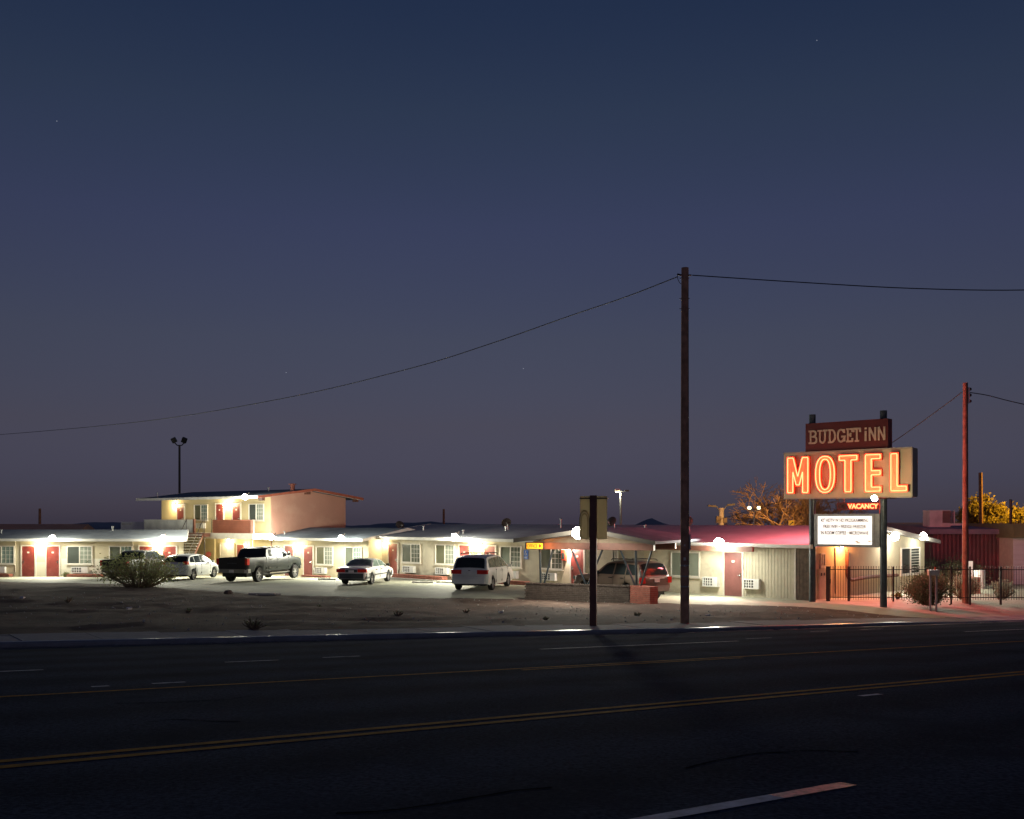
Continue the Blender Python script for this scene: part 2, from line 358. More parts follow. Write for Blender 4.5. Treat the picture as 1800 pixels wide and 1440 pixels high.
# hills far behind
def hills(name, pts, D, depth, seed, m):
    mb = MB(); rows = []
    us = [pts[0][0] + (pts[-1][0] - pts[0][0]) * i / 90 for i in range(91)]
    for k in range(7):
        f = math.sin(math.pi * k / 6); Y = D + depth * (k / 6 - .5); row = []
        for u in us:
            v = lerp(pts, u) - 2.2 * mn.noise(Vector((u * .05, k * .9, seed))) * f - 1.0 * mn.noise(Vector((u * .2, k, seed)))
            ztop = CZ - (v - VH) * D / F; zb = CZ - (946 - VH) * D / F
            row.append(((u - CU) / F * D, Y, zb + (ztop - zb) * f ** (1.0)))
        rows.append(row)
    mb.grid(rows); struct(mb.build(name, m, smooth=True))
M['hill'] = mat('hill', (.24, .25, .28), .95, .3, .01)
hills('hills', [(1030, 940), (1075, 934), (1105, 928), (1128, 917), (1145, 910), (1160, 918), (1178, 924), (1210, 929), (1260, 931), (1330, 927), (1400, 930), (1500, 928), (1700, 926), (1900, 930)], 1500, 300, 1, M['hill'])
hills('hills', [(-300, 932), (0, 926), (100, 922), (180, 918), (240, 920), (330, 925), (480, 922), (620, 924), (700, 919), (760, 917), (860, 922), (1000, 928), (1100, 934)], 2300, 500, 4, M['hill'])

# ------------------------------------------------------------------ building pieces
M['glass_olive'] = glassmat('glass_olive', (.16, .16, .10), .12); M['glass_dim'] = glassmat('glass_dim', (.07, .08, .07), .1); M['glass_teal'] = glassmat('glass_teal', (.20, .27, .24), .12)
CACHE = {}
def shared(key, fn):
    if key not in CACHE: CACHE[key] = fn()
    return CACHE[key]
def place(o, loc, rz): o.location = loc; o.rotation_euler = (0, 0, rz)
def door(par, s, z=0, y=0, rz=0, w=.86, h=2.02, m='door_red', hand=1, loc=None):
    """a door leaf in a painted frame; the leaf is the part, frame, handle and number plate its sub-parts"""
    k = ('door', w, h, m, hand)
    leaf = shared(k + (0,), lambda: MB().bb(-w / 2, w / 2, -.055, -.015, .02, h).bb(-w / 2 + .14, w / 2 - .14, -.06, -.055, .25, h * .45).bb(-w / 2 + .14, w / 2 - .14, -.06, -.055, h * .52, h - .18).mesh('door', M[m]))
    frame = shared(k + (1,), lambda: MB().bb(-w / 2 - .09, -w / 2 - .004, -.075, .0, 0, h + .09).bb(w / 2 + .004, w / 2 + .09, -.075, .0, 0, h + .09).bb(-w / 2 - .004, w / 2 + .004, -.073, .0, h + .005, h + .088).mesh('door_frame', M['trim']))
    hx = hand * (w / 2 - .08)
    hnd = shared(k + (2,), lambda: MB().tube([(hx, -.05, 1.0), (hx, -.11, 1.0), (hx - hand * .1, -.11, 1.0)], .018, 6).box((hx, -.063, 1.0), (.07, .014, .2)).mesh('door_handle', M['chrome']))
    pl = shared(k + (3,), lambda: MB().box((0, -.064, h * .80), (.14, .008, .10)).mesh('number_plate', M['trim']))
    d = link('door', leaf, par); place(d, loc or (s, y, z), rz)
    link('door_frame', frame, d); link('door_handle', hnd, d); link('number_plate', pl, d); return d
def window(par, s0, s1, z0, z1, y=0, rz=0, loc=None, left='glass_room', right='glass_blind', grid=(3, 4), frame='trim', both=False):
    """sliding window: frame is the part; two panes and the muntin grid its sub-parts"""
    w = abs(s1 - s0); h = z1 - z0; t = .055
    def fr():
        b = MB().bb(0, w, -.08, 0, 0, t).bb(0, w, -.08, 0, h - t, h).bb(0, t, -.078, 0, t, h - t).bb(w - t, w, -.078, 0, t, h - t).bb(w / 2 - .03, w / 2 + .03, -.07, 0, t, h - t)
        return b.bb(-.05, w + .05, -.11, 0, -.06, -.003).mesh('window', M[frame])
    if left == 'glass_room': left = rnd.choice(('glass_room', 'glass_room', 'glass_olive', 'glass_dim'))
    if right == 'glass_blind': right = rnd.choice(('glass_blind', 'glass_blind', 'glass_teal', 'glass_room'))
    f = link('window', fr(), par); place(f, loc or (min(s0, s1), y, z0), rz)
    link('pane', MB().bb(t, w / 2 - .03, -.02, -.012, t, h - t).mesh('pane', M[left]), f)
    link('pane', MB().bb(w / 2 + .03, w - t, -.034, -.026, t, h - t).mesh('pane', M[right]), f)
    g = MB(); a0, a1 = w / 2 + .03, w - t
    for rng in ((w / 2 + .03, w - t),) + (((t, w / 2 - .03),) if both else ()):
        for i in range(1, grid[0]): x = rng[0] + (rng[1] - rng[0]) * i / grid[0]; g.bb(x - .011, x + .011, -.046, -.037, t, h - t)
        for i in range(1, grid[1]): zz = t + (h - 2 * t) * i / grid[1]; g.bb(rng[0], rng[1], -.044, -.036, zz - .011, zz + .011)
    link('muntin_grid', g.mesh('muntin_grid', M['trim']), f)
    return f
def ac(par, s, z=.30, y=0, rz=0, w=1.05, h=.40, loc=None):
    def case():
        b = MB(); d = .22; q = w * .66
        b.bb(-w / 2, w / 2, -.02, 0, 0, h).bb(-w / 2, w / 2, -d, -.02, 0, .05).bb(-w / 2, w / 2, -d, -.02, h - .05, h).bb(-w / 2, -w / 2 + .05, -d, -.02, .05, h - .05).bb(-w / 2 + q, w / 2, -d, -.02, .05, h - .05)
        return b.mesh('air_conditioner', M['white_metal'])
    def gr():
        b = MB(); q = w * .66; a, e = -w / 2 + .05, -w / 2 + q
        b.bb(a, e, -.12, -.11, .05, h - .05)
        return b.mesh('vent', M['grille'])
    def sl():
        b = MB(); q = w * .66; a, e = -w / 2 + .05, -w / 2 + q
        for i in range(1, 4): x = a + (e - a) * i / 4; b.bb(x - .02, x + .02, -.215, -.20, .05, h - .05)
        for i in range(1, 3): zz = .05 + (h - .1) * i / 3; b.bb(a, e, -.212, -.198, zz - .015, zz + .015)
        return b.mesh('louvre', M['white_metal'])
    o = link('air_conditioner', shared(('ac', w, h), case), par); place(o, loc or (s, y, z), rz)
    link('vent', shared(('acg', w, h), gr), o); link('louvre', shared(('acl', w, h), sl), o); return o
def gable_roof(par, s0, s1, y0, yr, y1, ze, zr, m, th=.13, name='roof', fas='fascia'):
    """two-slope roof; fascia boards are its sub-parts"""
    b = MB().prism([(y0, ze), (yr, zr), (y1, ze), (y1, ze - th), (yr, zr - th), (y0, ze - th)], 'x', s0, s1)
    r = b.build(name, M[m], par)
    MB().bb(s0 - .01, s1 + .01, y0 - .035, y0 - .003, ze - th - .04, ze + .01).build('fascia', M[fas], r)
    for s, e in ((s0 - .035, s0 - .003), (s1 + .003, s1 + .035)):
        MB().prism([(y0, ze + .012), (yr, zr + .012), (y1, ze + .012), (y1, ze - th - .05), (yr, zr - th - .05), (y0, ze - th - .05)], 'x', s, e).build('fascia', M[fas], r)
    return r
def pipe(par, x, y, z, h, r=.04, m='galv', name='vent_pipe'):
    return MB().tube([(x, y, z), (x, y, z + h)], r, 8).lathe([(r * 1.7, z + h), (r * 1.7, z + h + .05), (.001, z + h + .09)], 8, c=(x, y, 0)).build(name, M[m], par)
def brickwork(name, par, s0, s1, y0, y1, z0, z1, m='brick', bl=.20, bh=.065, teeth=None, loc=None, rz=0):
    """real bricks with recessed joints, joined: too small to pick apart in the photograph"""
    b = MB(); rows = max(1, round((z1 - z0) / (bh + .012))); hh = (z1 - z0) / rows
    for r in range(rows):
        x = s0 - (bl / 2 if r % 2 else 0)
        while x < s1 - .02:
            a, e = max(x, s0 + (.05 if (teeth and r % 2) else 0)), min(x + bl - .012, s1)
            if e - a > .03: b.bb(a, e, y0 + rnd.uniform(-.004, .004), y1, z0 + r * hh + .004, z0 + (r + 1) * hh - .008)
            x += bl
    o = stuff(b.build(name, M[m], par))
    if loc is not None: place(o, loc, rz)
    return o

# ------------------------------------------------------------------ left wing, single storey
LW = Fr((-45, 68.35, -.26), 4)
lw = thing('motel_wing', 'long single storey cream motel wing with pale roof on the left', 'building', LW.o, -LW.th)
L1 = LW.s(326); ze = LW.z(150, 947.5, -.55); zr = LW.z(150, 931, 2.6)
MB().prism([(0, -.2), (0, ze + .04), (2.6, zr - .16), (5.2, ze + .04), (5.2, -.2)], 'x', 0, L1).build('wall', M['stucco'], lw)
r = gable_roof(lw, -.4, L1 + .3, -.55, 2.6, 5.75, ze, zr, 'roof_mid', .12)
for ob in lw.children[:] + r.children[:]:                   # the wing's right end is cut back at an angle beside the stair
    for v in ob.data.vertices:
        if v.co.x > L1 - .2 and v.co.y > -.3: v.co.x -= .40 * (v.co.y + .3)
pipe(r, LW.s(198, 2.2), 2.2, zr - .1, .28, .05); pipe(r, LW.s(2, 1.2), 1.2, zr - .3, .25, .05)
MB().bb(-.3, L1, -1.35, -.005, -.12, .0).build('walkway', M['concrete'], lw)
for u in (50.5, 93.5, 257, 298.5): door(lw, LW.s(u), hand=1 if u in (93.5, 298.5) else -1)
for a, b in ((-20, 26), (118, 163), (192, 233)): window(lw, LW.s(a), LW.s(b), .86, 2.05, left='glass_room', right='glass_blind')
for u in (-2, 141, 212): ac(lw, LW.s(u), .28)
for a, b in ((-40, 27), (127, 186)):
    brickwork('planter_brick', lw, LW.s(a), LW.s(b), -.75, -.3, 0, .24); MB().bb(LW.s(a) + .1, LW.s(b) - .1, -.70, -.02, 0, .2).build('planter_soil', M['dirt'], lw)
for a, b, z0, z1 in ((108, 192, .02, 1.22), (235, 245, .02, 1.15), (63, 81, .03, .98)):
    MB().bb(LW.s(a), LW.s(b), -.006, 0, z0, z1).build('paint_patch', M['patch'], lw)
for u in (27.5, 234): MB().tube([(LW.s(u), -.03, .3), (LW.s(u), -.03, ze - .15)], .02, 6).build('conduit', M['trim'], lw)

# ------------------------------------------------------------------ two-storey block and its lower wing
BF = Fr((-26.7, 78.0, -.28), 38)
bb_ = thing('two_storey_block', 'two storey motel block with balcony and end wall coloured as pink lit', 'building', BF.o, -BF.th)
S1 = BF.s(477); ze, zr, FL = 5.38, 5.98, 2.88
def zroofB(y): return ze + (zr - ze) * (y + 1.5) / 4.9 if y < 3.4 else zr - (zr - ze) * (y - 3.4) / 4.9
MB().prism([(0, -.3), (0, zroofB(0) - .16), (3.4, zr - .16), (6.8, zroofB(6.8) - .16), (6.8, -.3)], 'x', 0, S1 - .05).build('wall', M['stucco_yellow'], bb_)
MB().prism([(-.02, -.3), (-.02, zroofB(0) - .17), (3.4, zr - .17), (6.82, zroofB(6.8) - .17), (6.82, -.3)], 'x', S1 - .046, S1).build('end_wall', M['salmon_and_neon_pink'], bb_)  # cream wall; the pink neon light on it is put into the colour
r = gable_roof(bb_, -1.0, S1 + .45, -1.5, 3.4, 8.1, ze, zr, 'roof', .12, fas='fascia')
MB().prism([(-1.55, ze + .02), (3.4, zr + .02), (8.12, ze + .03), (8.12, ze - .14), (3.4, zr - .16), (-1.55, ze - .16)], 'x', S1 + .49, S1 + .55).build('fascia', M['fascia_red'], r)
for yy in (-1.0, 3.0, 7.6): MB().bb(S1 + .003, S1 + .44, yy - .1, yy + .1, zroofB(yy) - .36, zroofB(yy) - .13).build('rafter_end', M['brown'], bb_)
pipe(r, S1 - .9, 2.6, zr - .15, .45, .16, 'brick', 'chimney_vent'); pipe(r, .4, -.6, ze, .4, .03); pipe(r, S1 - 2.8, 2.0, zr - .15, .2, .05)
for u in (318.5, 387, 416.5): door(bb_, BF.s(u), FL, w=.84, hand=-1 if u == 387 else 1)
for a, b in ((342, 366), (438, 464.5)): window(bb_, BF.s(a), BF.s(b), FL + .86, FL + 2.02)
ac(bb_, BF.s(355), FL + .28, w=.95)
# balcony
y0 = -1.5; sA, sB, sC, sD = BF.s(253, y0), BF.s(339, y0), BF.s(373, y0), BF.s(440, y0)
MB().bb(sA, S1 - .06, y0, -.004, FL - .42, FL - .02).build('balcony_deck', M['fascia'], bb_)
MB().bb(sA, sB, y0 + .01, y0 + .13, FL - .01, 3.80).bb(sA, sA + .12, y0 + .131, -.01, FL - .01, 3.795).build('balcony_parapet', M['parapet_grey'], bb_)
MB().bb(sB + .003, sB + .13, y0 - .01, y0 + .15, FL - .3, 3.84).build('balcony_post', M['brown'], bb_)
MB().bb(sC + .1, sD, y0 + .05, y0 + .12, FL - .01, 3.79).build('balcony_parapet', M['brown'], bb_)
for i in range(8):
    z = FL + i * .114; MB().prism([(y0, z), (y0 + .045, z + .108), (y0 + .06, z + .108), (y0 + .06, z)], 'x', sC, sD).build('board', M['parapet_red'], bb_)
MB().bb(sD + .003, S1 - .06, y0 + .02, y0 + .14, FL - .44, 3.76).build('balcony_parapet', M['salmon_and_neon_pink'], bb_)  # pink light on cream stucco, painted in
for s in (sC - .02, sD - .1): MB().bb(s - .06, s + .06, y0 + .15, y0 + .27, -.3, FL - .43).build('balcony_support', M['stucco_yellow'], bb_)
# ground floor
door(bb_, BF.s(400), 0, w=1.5, h=2.05, m='white_metal'); door(bb_, BF.s(424.5))  # wide white leaf stands in for a lit open doorway, brightness in its colour
MB().bb(BF.s(372), BF.s(384), -.008, 0, .02, 2.2).build('paint_patch', M['stucco_yellow'], bb_)
# lower wing to the right of it
S2 = BF.s(648); ze2 = BF.z(560, 946.5, -.6); zr2 = ze2 + .66
b2 = thing('motel_annex', 'low cream annex with dark roof joining the two storey block to the right wing', 'building', BF.w(S1 + .06, 0, 0), -BF.th)
def q(u, off=0): return BF.s(u, off) - S1 - .06
W2 = S2 - S1 - .06
MB().prism([(0, -.3), (0, ze2 + .0), (3.4, zr2 - .14), (6.8, ze2 + .0), (6.8, -.3)], 'x', 0, W2).build('wall', M['stucco'], b2)
r = gable_roof(b2, -2.1, W2 + .1, -.6, 3.4, 7.4, ze2, zr2, 'roof', .12); pipe(r, q(500, .6), .6, ze2 + .15, .2, .04)
MB().bb(0, W2, -1.3, -.005, -.14, .0).build('walkway', M['concrete'], b2)
for u in (509, 543): door(b2, q(u), m='door_red' if u == 543 else 'door_maroon')
for a, b in ((484, 497), (556, 586), (607, 637)): window(b2, q(a), q(b), .86, 2.05, left='glass_room', right='glass_blind')
for u in (566, 621): ac(b2, q(u), .28, w=1.0)
brickwork('planter_brick', b2, q(549), q(592), -.95, -.5, 0, .2)
# outside stair
st = thing('steel_stair', 'open steel stair climbing to the balcony of the two storey block', 'stairs', BF.w((sB + sC) / 2 + .1, -1.55, 0), R(-9))
ws = .62
MB().bb(-.85, .75, -1.25, .25, FL - .28, FL - .03).build('landing', M['brown'], st)
n = 15; top = FL - .03
for i in range(n):
    f = (i + .5) / n; MB().box((0, -1.3 - 2.7 * f, top * (1 - f) - .02), (1.2, .27, .05)).build('tread', M['concrete'], st)
for s in (-1, 1):
    MB().prism([(-1.25, top - .28), (-1.25, top - .02), (-4.05, -.05), (-4.05, -.3)], 'x', s * ws - .03, s * ws + .03).build('stringer', M['brown'], st)
    MB().tube([(s * ws, -1.2, top), (s * ws, -1.2, top + .95), (s * ws, -4.0, .95), (s * ws, -4.0, 0)], .022, 6).build('handrail', M['steel_dark'], st)
    for k in range(1, 4): MB().tube([(s * ws, -1.2 - .7 * k, top * (1 - k / 4) + .02), (s * ws, -1.2 - .7 * k, top * (1 - k / 4) + .98)], .016, 6).build('baluster', M['steel_dark'], st)
MB().tube([(.72, -.1, top), (.72, -.1, top + 1.0), (.72, -1.2, top + 1.0), (.72, -1.2, top)], .022, 6).build('guard_rail', M['steel_dark'], st)
MB().tube([(-.72, -1.2, 0 - .2), (-.72, -1.2, top - .25)], .04, 6).tube([(.72, -1.2, -.2), (.72, -1.2, top - .25)], .04, 6).build('support_post', M['steel_dark'], st)
hr = tag(MB().lathe([(.05, -.05), (.2, -.05), (.2, .05), (.05, .05)], 14, 'y', BF.w(BF.s(367, -.1), -.12, 1.28)).lathe([(.16, -.06), (.19, -.1), (.16, -.1)], 14, 'y', BF.w(BF.s(367, -.1), -.12, 1.28)).build('hose_reel', M['door_red']), 'red hose reel on the yellow wall under the stair', 'hose reel')

# ------------------------------------------------------------------ long right wing with office
CF = Fr((-9.6, 66.4, -.02), 44.7); CLEN = 31.4
cw = thing('motel_wing', 'long angled motel wing with office and pink lit roof behind the sign', 'building', CF.o, -CF.th)
ze, zr, yr, dp = 2.46, 3.24, 6.1, 12.2
MB().prism([(0, -.3), (0, ze + .02), (yr, zr - .14), (dp, ze + .02), (dp, -.3)], 'x', 0, CLEN).build('wall', M['stucco_pale'], cw)
r = gable_roof(cw, -.45, CLEN + .6, -.62, yr, dp + .62, ze, zr, 'roof_white', .12)
MB().bb(0, CF.s(1030), -1.25, -.005, -.14, .0).build('walkway', M['concrete'], cw)
for u, m in ((654, 'door_maroon'), (692, 'door_red'), (817.5, 'door_red'), (862, 'door_red'), (1016, 'door_red')): door(cw, CF.s(u), m=m, hand=-1 if u in (654, 817.5, 1016) else 1)
door(cw, CF.s(1290), m='door_maroon', w=.92)
for a, b in ((707, 740), (766, 800), (880, 917), (950, 990)): window(cw, CF.s(a), CF.s(b), .88, 2.06)
window(cw, CF.s(1077), CF.s(1087), .4, 2.05, left='glass', right='glass')
window(cw, CF.s(1180), CF.s(1231), .82, 2.0, left='glass_blind', right='glass_blind', grid=(1, 1))
for u in (721, 780, 900, 967): ac(cw, CF.s(u), .28)
for u in (1252, 1324): ac(cw, CF.s(u), .42, w=.82, h=.44)
brickwork('planter_brick', cw, CF.s(700), CF.s(800), -1.0, -.6, 0, .22); MB().bb(CF.s(700) + .1, CF.s(800) - .1, -.9, -.02, 0, .18).build('planter_soil', M['dirt'], cw)
brickwork('planter_brick', cw, CF.s(880), CF.s(945), -1.0, -.6, 0, .22)
s0, s1 = CF.s(1308), CF.s(1397); n = 16
for i in range(n):                                         # vertical siding boards beside the office door
    a = s0 + (s1 - s0) * i / n; e = s0 + (s1 - s0) * (i + 1) / n - .012
    MB().bb(a, e, -.035 - rnd.uniform(0, .006), 0, .02, ze - .1).build('siding_board', M['siding'], cw)
MB().bb(s1 + .005, s1 + .09, -.07, 0, .0, ze - .08).build('corner_post', M['trim'], cw)
for i in range(5):
    a = s1 + .1 + i * .165; MB().bb(a, a + .155, -.05 - rnd.uniform(0, .01), 0, .0, ze - .14).build('wood_board', M['wood_dark'], cw)
MB().bb(CF.s(1100, -.8), CF.s(1323, -.8), -.84, -.66, ze - .36, ze - .14).build('eave_beam', M['brown'], cw)
MB().bb(CF.s(1345, -.75), CF.s(1424, -.75), -.78, -.66, ze - .12, ze - .0).build('gutter', M['white_metal'], cw)
MB().bb(CF.s(1132, -.01), CF.s(1143, -.01), -.02, 0, .0, ze - .05).build('corner_trim', M['stucco'], cw)
# end wall of the wing, seen behind the fence
FF = Fr(CF.w(CLEN, 0, 0), 44.7 - 90)
def fe(u, z=0): return (CLEN, FF.s(u), z)
MB().prism([(-.01, -.28), (-.01, ze), (yr, zr - .16), (dp + .01, ze), (dp + .01, -.28)], 'x', CLEN + .003, CLEN + .04).build('end_wall', M['stucco'], cw)
xo = CLEN + .04
o = window(cw, FF.s(1581), FF.s(1614), .75, 2.1, rz=R(90), loc=(xo, FF.s(1581), .78), left='glass', right='glass', grid=(1, 9))
o = window(cw, FF.s(1440), FF.s(1448), 1.4, 2.0, rz=R(90), loc=(xo, FF.s(1439), 1.45), left='glass', right='glass_room', grid=(2, 3))
a = FF.s(1484)
MB().tube([(xo + .1, a, ze - .3), (xo + .1, a, 1.05), (xo + .12, a + .15, .82), (xo + .12, a + .45, .76), (xo + .12, a + 1.2, .80), (xo + .12, a + 2.4, .83), (xo + .12, a + 5.2, .80)], .085, 8).build('drain_pipe', M['brown'], cw, True)
MB().tube([(xo + .02, FF.s(1466), .2), (xo + .02, FF.s(1466), ze - .2)], .02, 6).tube([(xo + .02, FF.s(1634), .9), (xo + .03, FF.s(1632), ze - .2)], .014, 6).build('conduit', M['steel_dark'], cw)
MB().bb(xo, xo + .12, FF.s(1434.5), FF.s(1452), .02, 1.35).build('meter_cabinet', M['siding'], cw)
for u in (1438, 1443): MB().box((xo + .13, FF.s(u), 1.13), (.02, .1, .13)).build('meter', M['grille'], cw)
MB().bb(xo + .02, xo + .35, FF.s(1500), FF.s(1545), ze - .04 + .02, ze + .1).build('gable_trim', M['fascia_red'], cw)
for u, h in ((1592, .5), (1604, .45)):
    MB().box((CLEN - 2.5, FF.s(u) - .2, zr + .05), (.28, .28, h * 1.4)).build('chimney', M['brick'], r)
for x, y, h in ((3, 2.5, .3), (8.2, 1.2, .25), (10, 3.0, .25), (13.2, 4.4, .55), (16.4, 2.5, .3), (20, 3.6, .3)): pipe(r, x, y, ze + (zr - ze) * (y + .6) / 6.7 - .05, h, .045)
def dish(u, v, D, dia, yaw, label, sup):
    p = PD(u, v, D); b = MB(); rows = []
    t = thing('satellite_dish', label, 'satellite dish', p, yaw, 'satellite dishes on the roofs')
    prof = [(dia / 2 * k / 6, -.12 * dia * (1 - (k / 6) ** 2)) for k in range(7)]
    prof2 = [(max(.001, a), h - .02) for a, h in reversed(prof)]
    b = MB().lathe([(max(.001, a), h) for a, h in prof] + prof2, 18, 'y'); d = b.build('reflector', M['steel_dark'], t, True); d.rotation_euler = (R(-28), 0, 0)
    MB().tube([(0, 0, 0), (0, .25, -.1), (0, .25, -sup)], .035, 6).build('mast', M['galv'], t)
    MB().tube([(0, -.05, -dia * .42), (0, -dia * .55, -.05)], .015, 5).box((0, -dia * .56, -.02), (.08, .12, .08)).build('feed_arm', M['galv'], t)
dish(703, 923, 70.5, .62, R(30), 'small dark satellite dish on the roof above the white sedan', .6)
dish(890, 919, 62, .62, R(200), 'satellite dish on the roof right of the silver minivan', .6)
dish(1075, 917, 52, .55, R(-40), 'dark satellite dish beside the blank sign panel', .6)
dish(1208, 917.5, 50, .6, R(-30), 'satellite dish peeking out behind the big pole', .5)
# roof-top things behind the wings
b = PD(166, 931, 78); bx = thing('storage_trailer', 'pale box trailer standing behind the left wing roof', 'trailer', (b.x, 86, -.8))
k = 86 / F
MB().bb(-22 * k, 22 * k, 0, 2.4, 1.0, CZ + .8 - (917.5 - VH) * k).build('body', M['white_metal'], bx)
MB().bb(-20 * k, -4 * k, -.02, -.004, CZ + .8 - 9 * k, CZ + .8 - 6 * k).build('stripe', M['parapet_grey'], bx)
for s in (-1, 1): MB().lathe([(.45, 0), (.45, .3)], 14, 'y', (s * 1.2, .2, .5)).build('wheel', M['rubber'], bx)
b = thing('rear_house', 'low house with reddish roof behind the far left of the wing', 'building', (-46, 84, -.6))
MB().bb(-6, 9.2, 0, 6, 0, 2.7).build('wall', M['stucco'], b)
MB().prism([(-.6, 2.6), (3, 3.75), (6.6, 2.6)], 'x', -6.5, 10).build('roof', M['salmon_and_neon_pink'], b)
p = PD(70, 930, 90); tag(MB().tube([(p.x, 90, -1), (p.x, 90, CZ + (VH - 894) * 90 / F)], [.16, .11], 8).build('utility_pole', M['wood_pole']), 'short distant utility pole left behind the wing roof', 'pole')
p = PD(780, 920, 88); tag(MB().tube([(p.x, 88, -1), (p.x, 88, CZ + (VH - 895) * 88 / F)], [.12, .09], 8).build('utility_pole', M['wood_pole']), 'thin distant pole behind the roof above the silver minivan', 'pole')

# ------------------------------------------------------------------ drive-up canopy and its low brick wall
KF = Fr((.55, 45.0, .1), 25.6)
KL = (Vector((4.93, 42.9)) - Vector((.55, 45.0))).length
bw = thing('brick_wall', 'low dark brick wall, its end coloured as neon lit, under the canopy', 'wall', KF.o, -KF.th)
MB().bb(.06, KL - .01, .03, .28, -.25, .60).build('core', M['mortar'], bw)
brickwork('brick_courses', bw, 0, KL, 0, .31, -.2, .585, 'brick_dark', .21, .07, teeth=True)
for i in range(12): MB().bb(.02 + KL / 12 * i, KL / 12 * (i + 1) - .004, -.03, .33, .59, .645).build('coping_brick', M['brick_dark'], bw)
pl = math.hypot(.72, .8); ang = -(math.atan2(.8, .72) - KF.th)
o = MB().bb(.02, pl - .02, .03, .5, -.25, .6).build('pier_core', M['mortar'], bw); place(o, (KL + .02, 0, 0), ang)
brickwork('pier_bricks', bw, 0, pl, 0, .52, -.25, .655, 'brick', .20, .07, loc=(KL + .02, 0, 0), rz=ang)  # neon light on this face is painted in as lighter, redder brick
M['soffit'] = mat('soffit', (.20, .15, .10), .85, .2, 3)
M['canopy_edge'] = mat('canopy_edge', (.06, .05, .042), .8, .2, 4)
cn = thing('canopy', 'low gabled canopy on thin steel struts over the brick wall', 'canopy', KF.o, -KF.th)
def kz(u, v, off=0): return KF.z(u, v, off)
sl, sr = KF.s(903, -.7), KF.s(1152, -.7); sm = KF.s(1036, -.7)
zl, zm, zr_ = kz(903, 947.5, -.7), kz(1036, 929.5, -.7), kz(1152, 952, -.7)
th = .11
rf = MB().prism([(sl, zl), (sm, zm), (sr, zr_), (sr, zr_ - th), (sm, zm - th), (sl, zl - th)], 'y', -.7, 6.5).build('roof', M['roof'], cn)
MB().prism([(sl, zl + .02), (sm, zm + .02), (sr, zr_ + .02), (sr, zr_ - th - .05), (sm, zm - th - .05), (sl, zl - th - .05)], 'y', -.75, -.705).build('fascia', M['canopy_edge'], rf)
zb0, zb1 = kz(1000, 966), kz(1000, 954)
MB().bb(KF.s(925), KF.s(1150), -.1, .1, zb0, zb1).build('beam', M['brown'], cn)
MB().bb(KF.s(925), KF.s(1150), 3.0, 3.2, zb0, zb1).build('beam', M['brown'], cn)
MB().prism([(sl + .6, zl - th), (sm, zm - th - .03), (sr - .3, zr_ - th - .03), (sr - .3, zb1 + .005), (sl + .6, zb1 + .005)], 'y', .0, .05).build('gable_panel', M['soffit'], cn)
for u, w in ((948, .05), (1117, .055)): MB().tube([(KF.s(u), .15, .6), (KF.s(u), .05, zb0)], w, 8).build('strut', M['steel_post'], cn)
for (u0, v0), (u1, v1) in (((971, 966), (954, 1024)), ((1004, 966), (1028, 1027)), ((1058, 966), (1031, 1027)), ((1090, 966), (1115, 1030)), ((1145, 966), (1124, 1030))):
    MB().tube([(KF.s(u0), .05, zb0), (KF.s(u1), .15, .6)], .045, 8).build('strut', M['steel_post'], cn)
# office sign with arrow
OF = thing('office_sign', 'small glowing amber office sign with arrow under the canopy eave', 'sign', KF.w(KF.s(926, -.2), -.25, zb0 + .0), -KF.th)
ow, oh = KF.s(955.5, -.2) - KF.s(926, -.2), kz(940, 954, -.2) - kz(940, 965.5, -.2)
MB().bb(0, ow, 0, .14, 0, oh).build('cabinet', M['steel_dark'], OF)
MB().bb(.02, ow - .02, -.012, -.003, .02, oh - .02).build('face', M['amber'], OF)
M['sign_red'] = mat('sign_red', (.55, .05, .02), .6)
def text(s, size, m, par, loc, name='lettering', ext=.004, rx=90, xs=1.0, align='LEFT', offset=0, sp=1.0):
    c = bpy.data.curves.new('txt', 'FONT'); c.body = s; c.size = size; c.extrude = ext; c.offset = offset; c.space_character = sp
    c.align_x = align; c.resolution_u = 4
    t = bpy.data.objects.new('txt', c); COL.objects.link(t); bpy.context.view_layer.update()
    me = bpy.data.meshes.new_from_object(t.evaluated_get(bpy.context.evaluated_depsgraph_get())); bpy.data.objects.remove(t)
    me.materials.clear(); me.materials.append(M[m]); me.name = name
    o = link(name, me, par, loc); o.rotation_euler = (R(rx), 0, 0); o.scale = (xs, 1, 1); return o
text('OFFICE', oh * .72, 'sign_red', OF, (.04, -.018, oh * .24), xs=ow * .62 / (oh * .72 * 3.15))
MB().prism([(ow * .76, oh * .2), (ow * .76, oh * .8), (ow * .95, oh * .5)], 'y', -.02, -.013).build('arrow', M['sign_red'], OF)
light(OF, (ow + .12, -.3, oh / 2), 26, (1, .30, .03), rad=.1)

# ------------------------------------------------------------------ roadside blank sign on a steel post
p = PZ(1043, 1094, .66)
rs = thing('roadside_sign', 'blank faded sign panel on a brown steel post at the pavement edge', 'sign', (p.x, p.y, gz(p.x, p.y) - .1), R(-12))
k = p.y / F; z0 = rs.location.z
def rz_(v): return CZ - (v - VH) * k - z0
MB().bb(-5.8 * k, 5.8 * k, -5.8 * k, 5.8 * k, -.3, rz_(871)).build('post', M['brown'], rs)
M['panel'] = mat('panel', (.30, .27, .20), .7, .15, 3, stain=(.22, .20, .17), sscale=1.2)
pn = M['panel'].node_tree; tl = pn.nodes.new('ShaderNodeBsdfTranslucent'); tl.inputs[0].default_value = (.75, .68, .5, 1); ms = pn.nodes.new('ShaderNodeMixShader'); ms.inputs[0].default_value = .6   # thin plastic sheet
pn.links.new(pn.nodes['Principled BSDF'].outputs[0], ms.inputs[1]); pn.links.new(tl.outputs[0], ms.inputs[2]); pn.links.new(ms.outputs[0], pn.nodes['Material Output'].inputs[0])
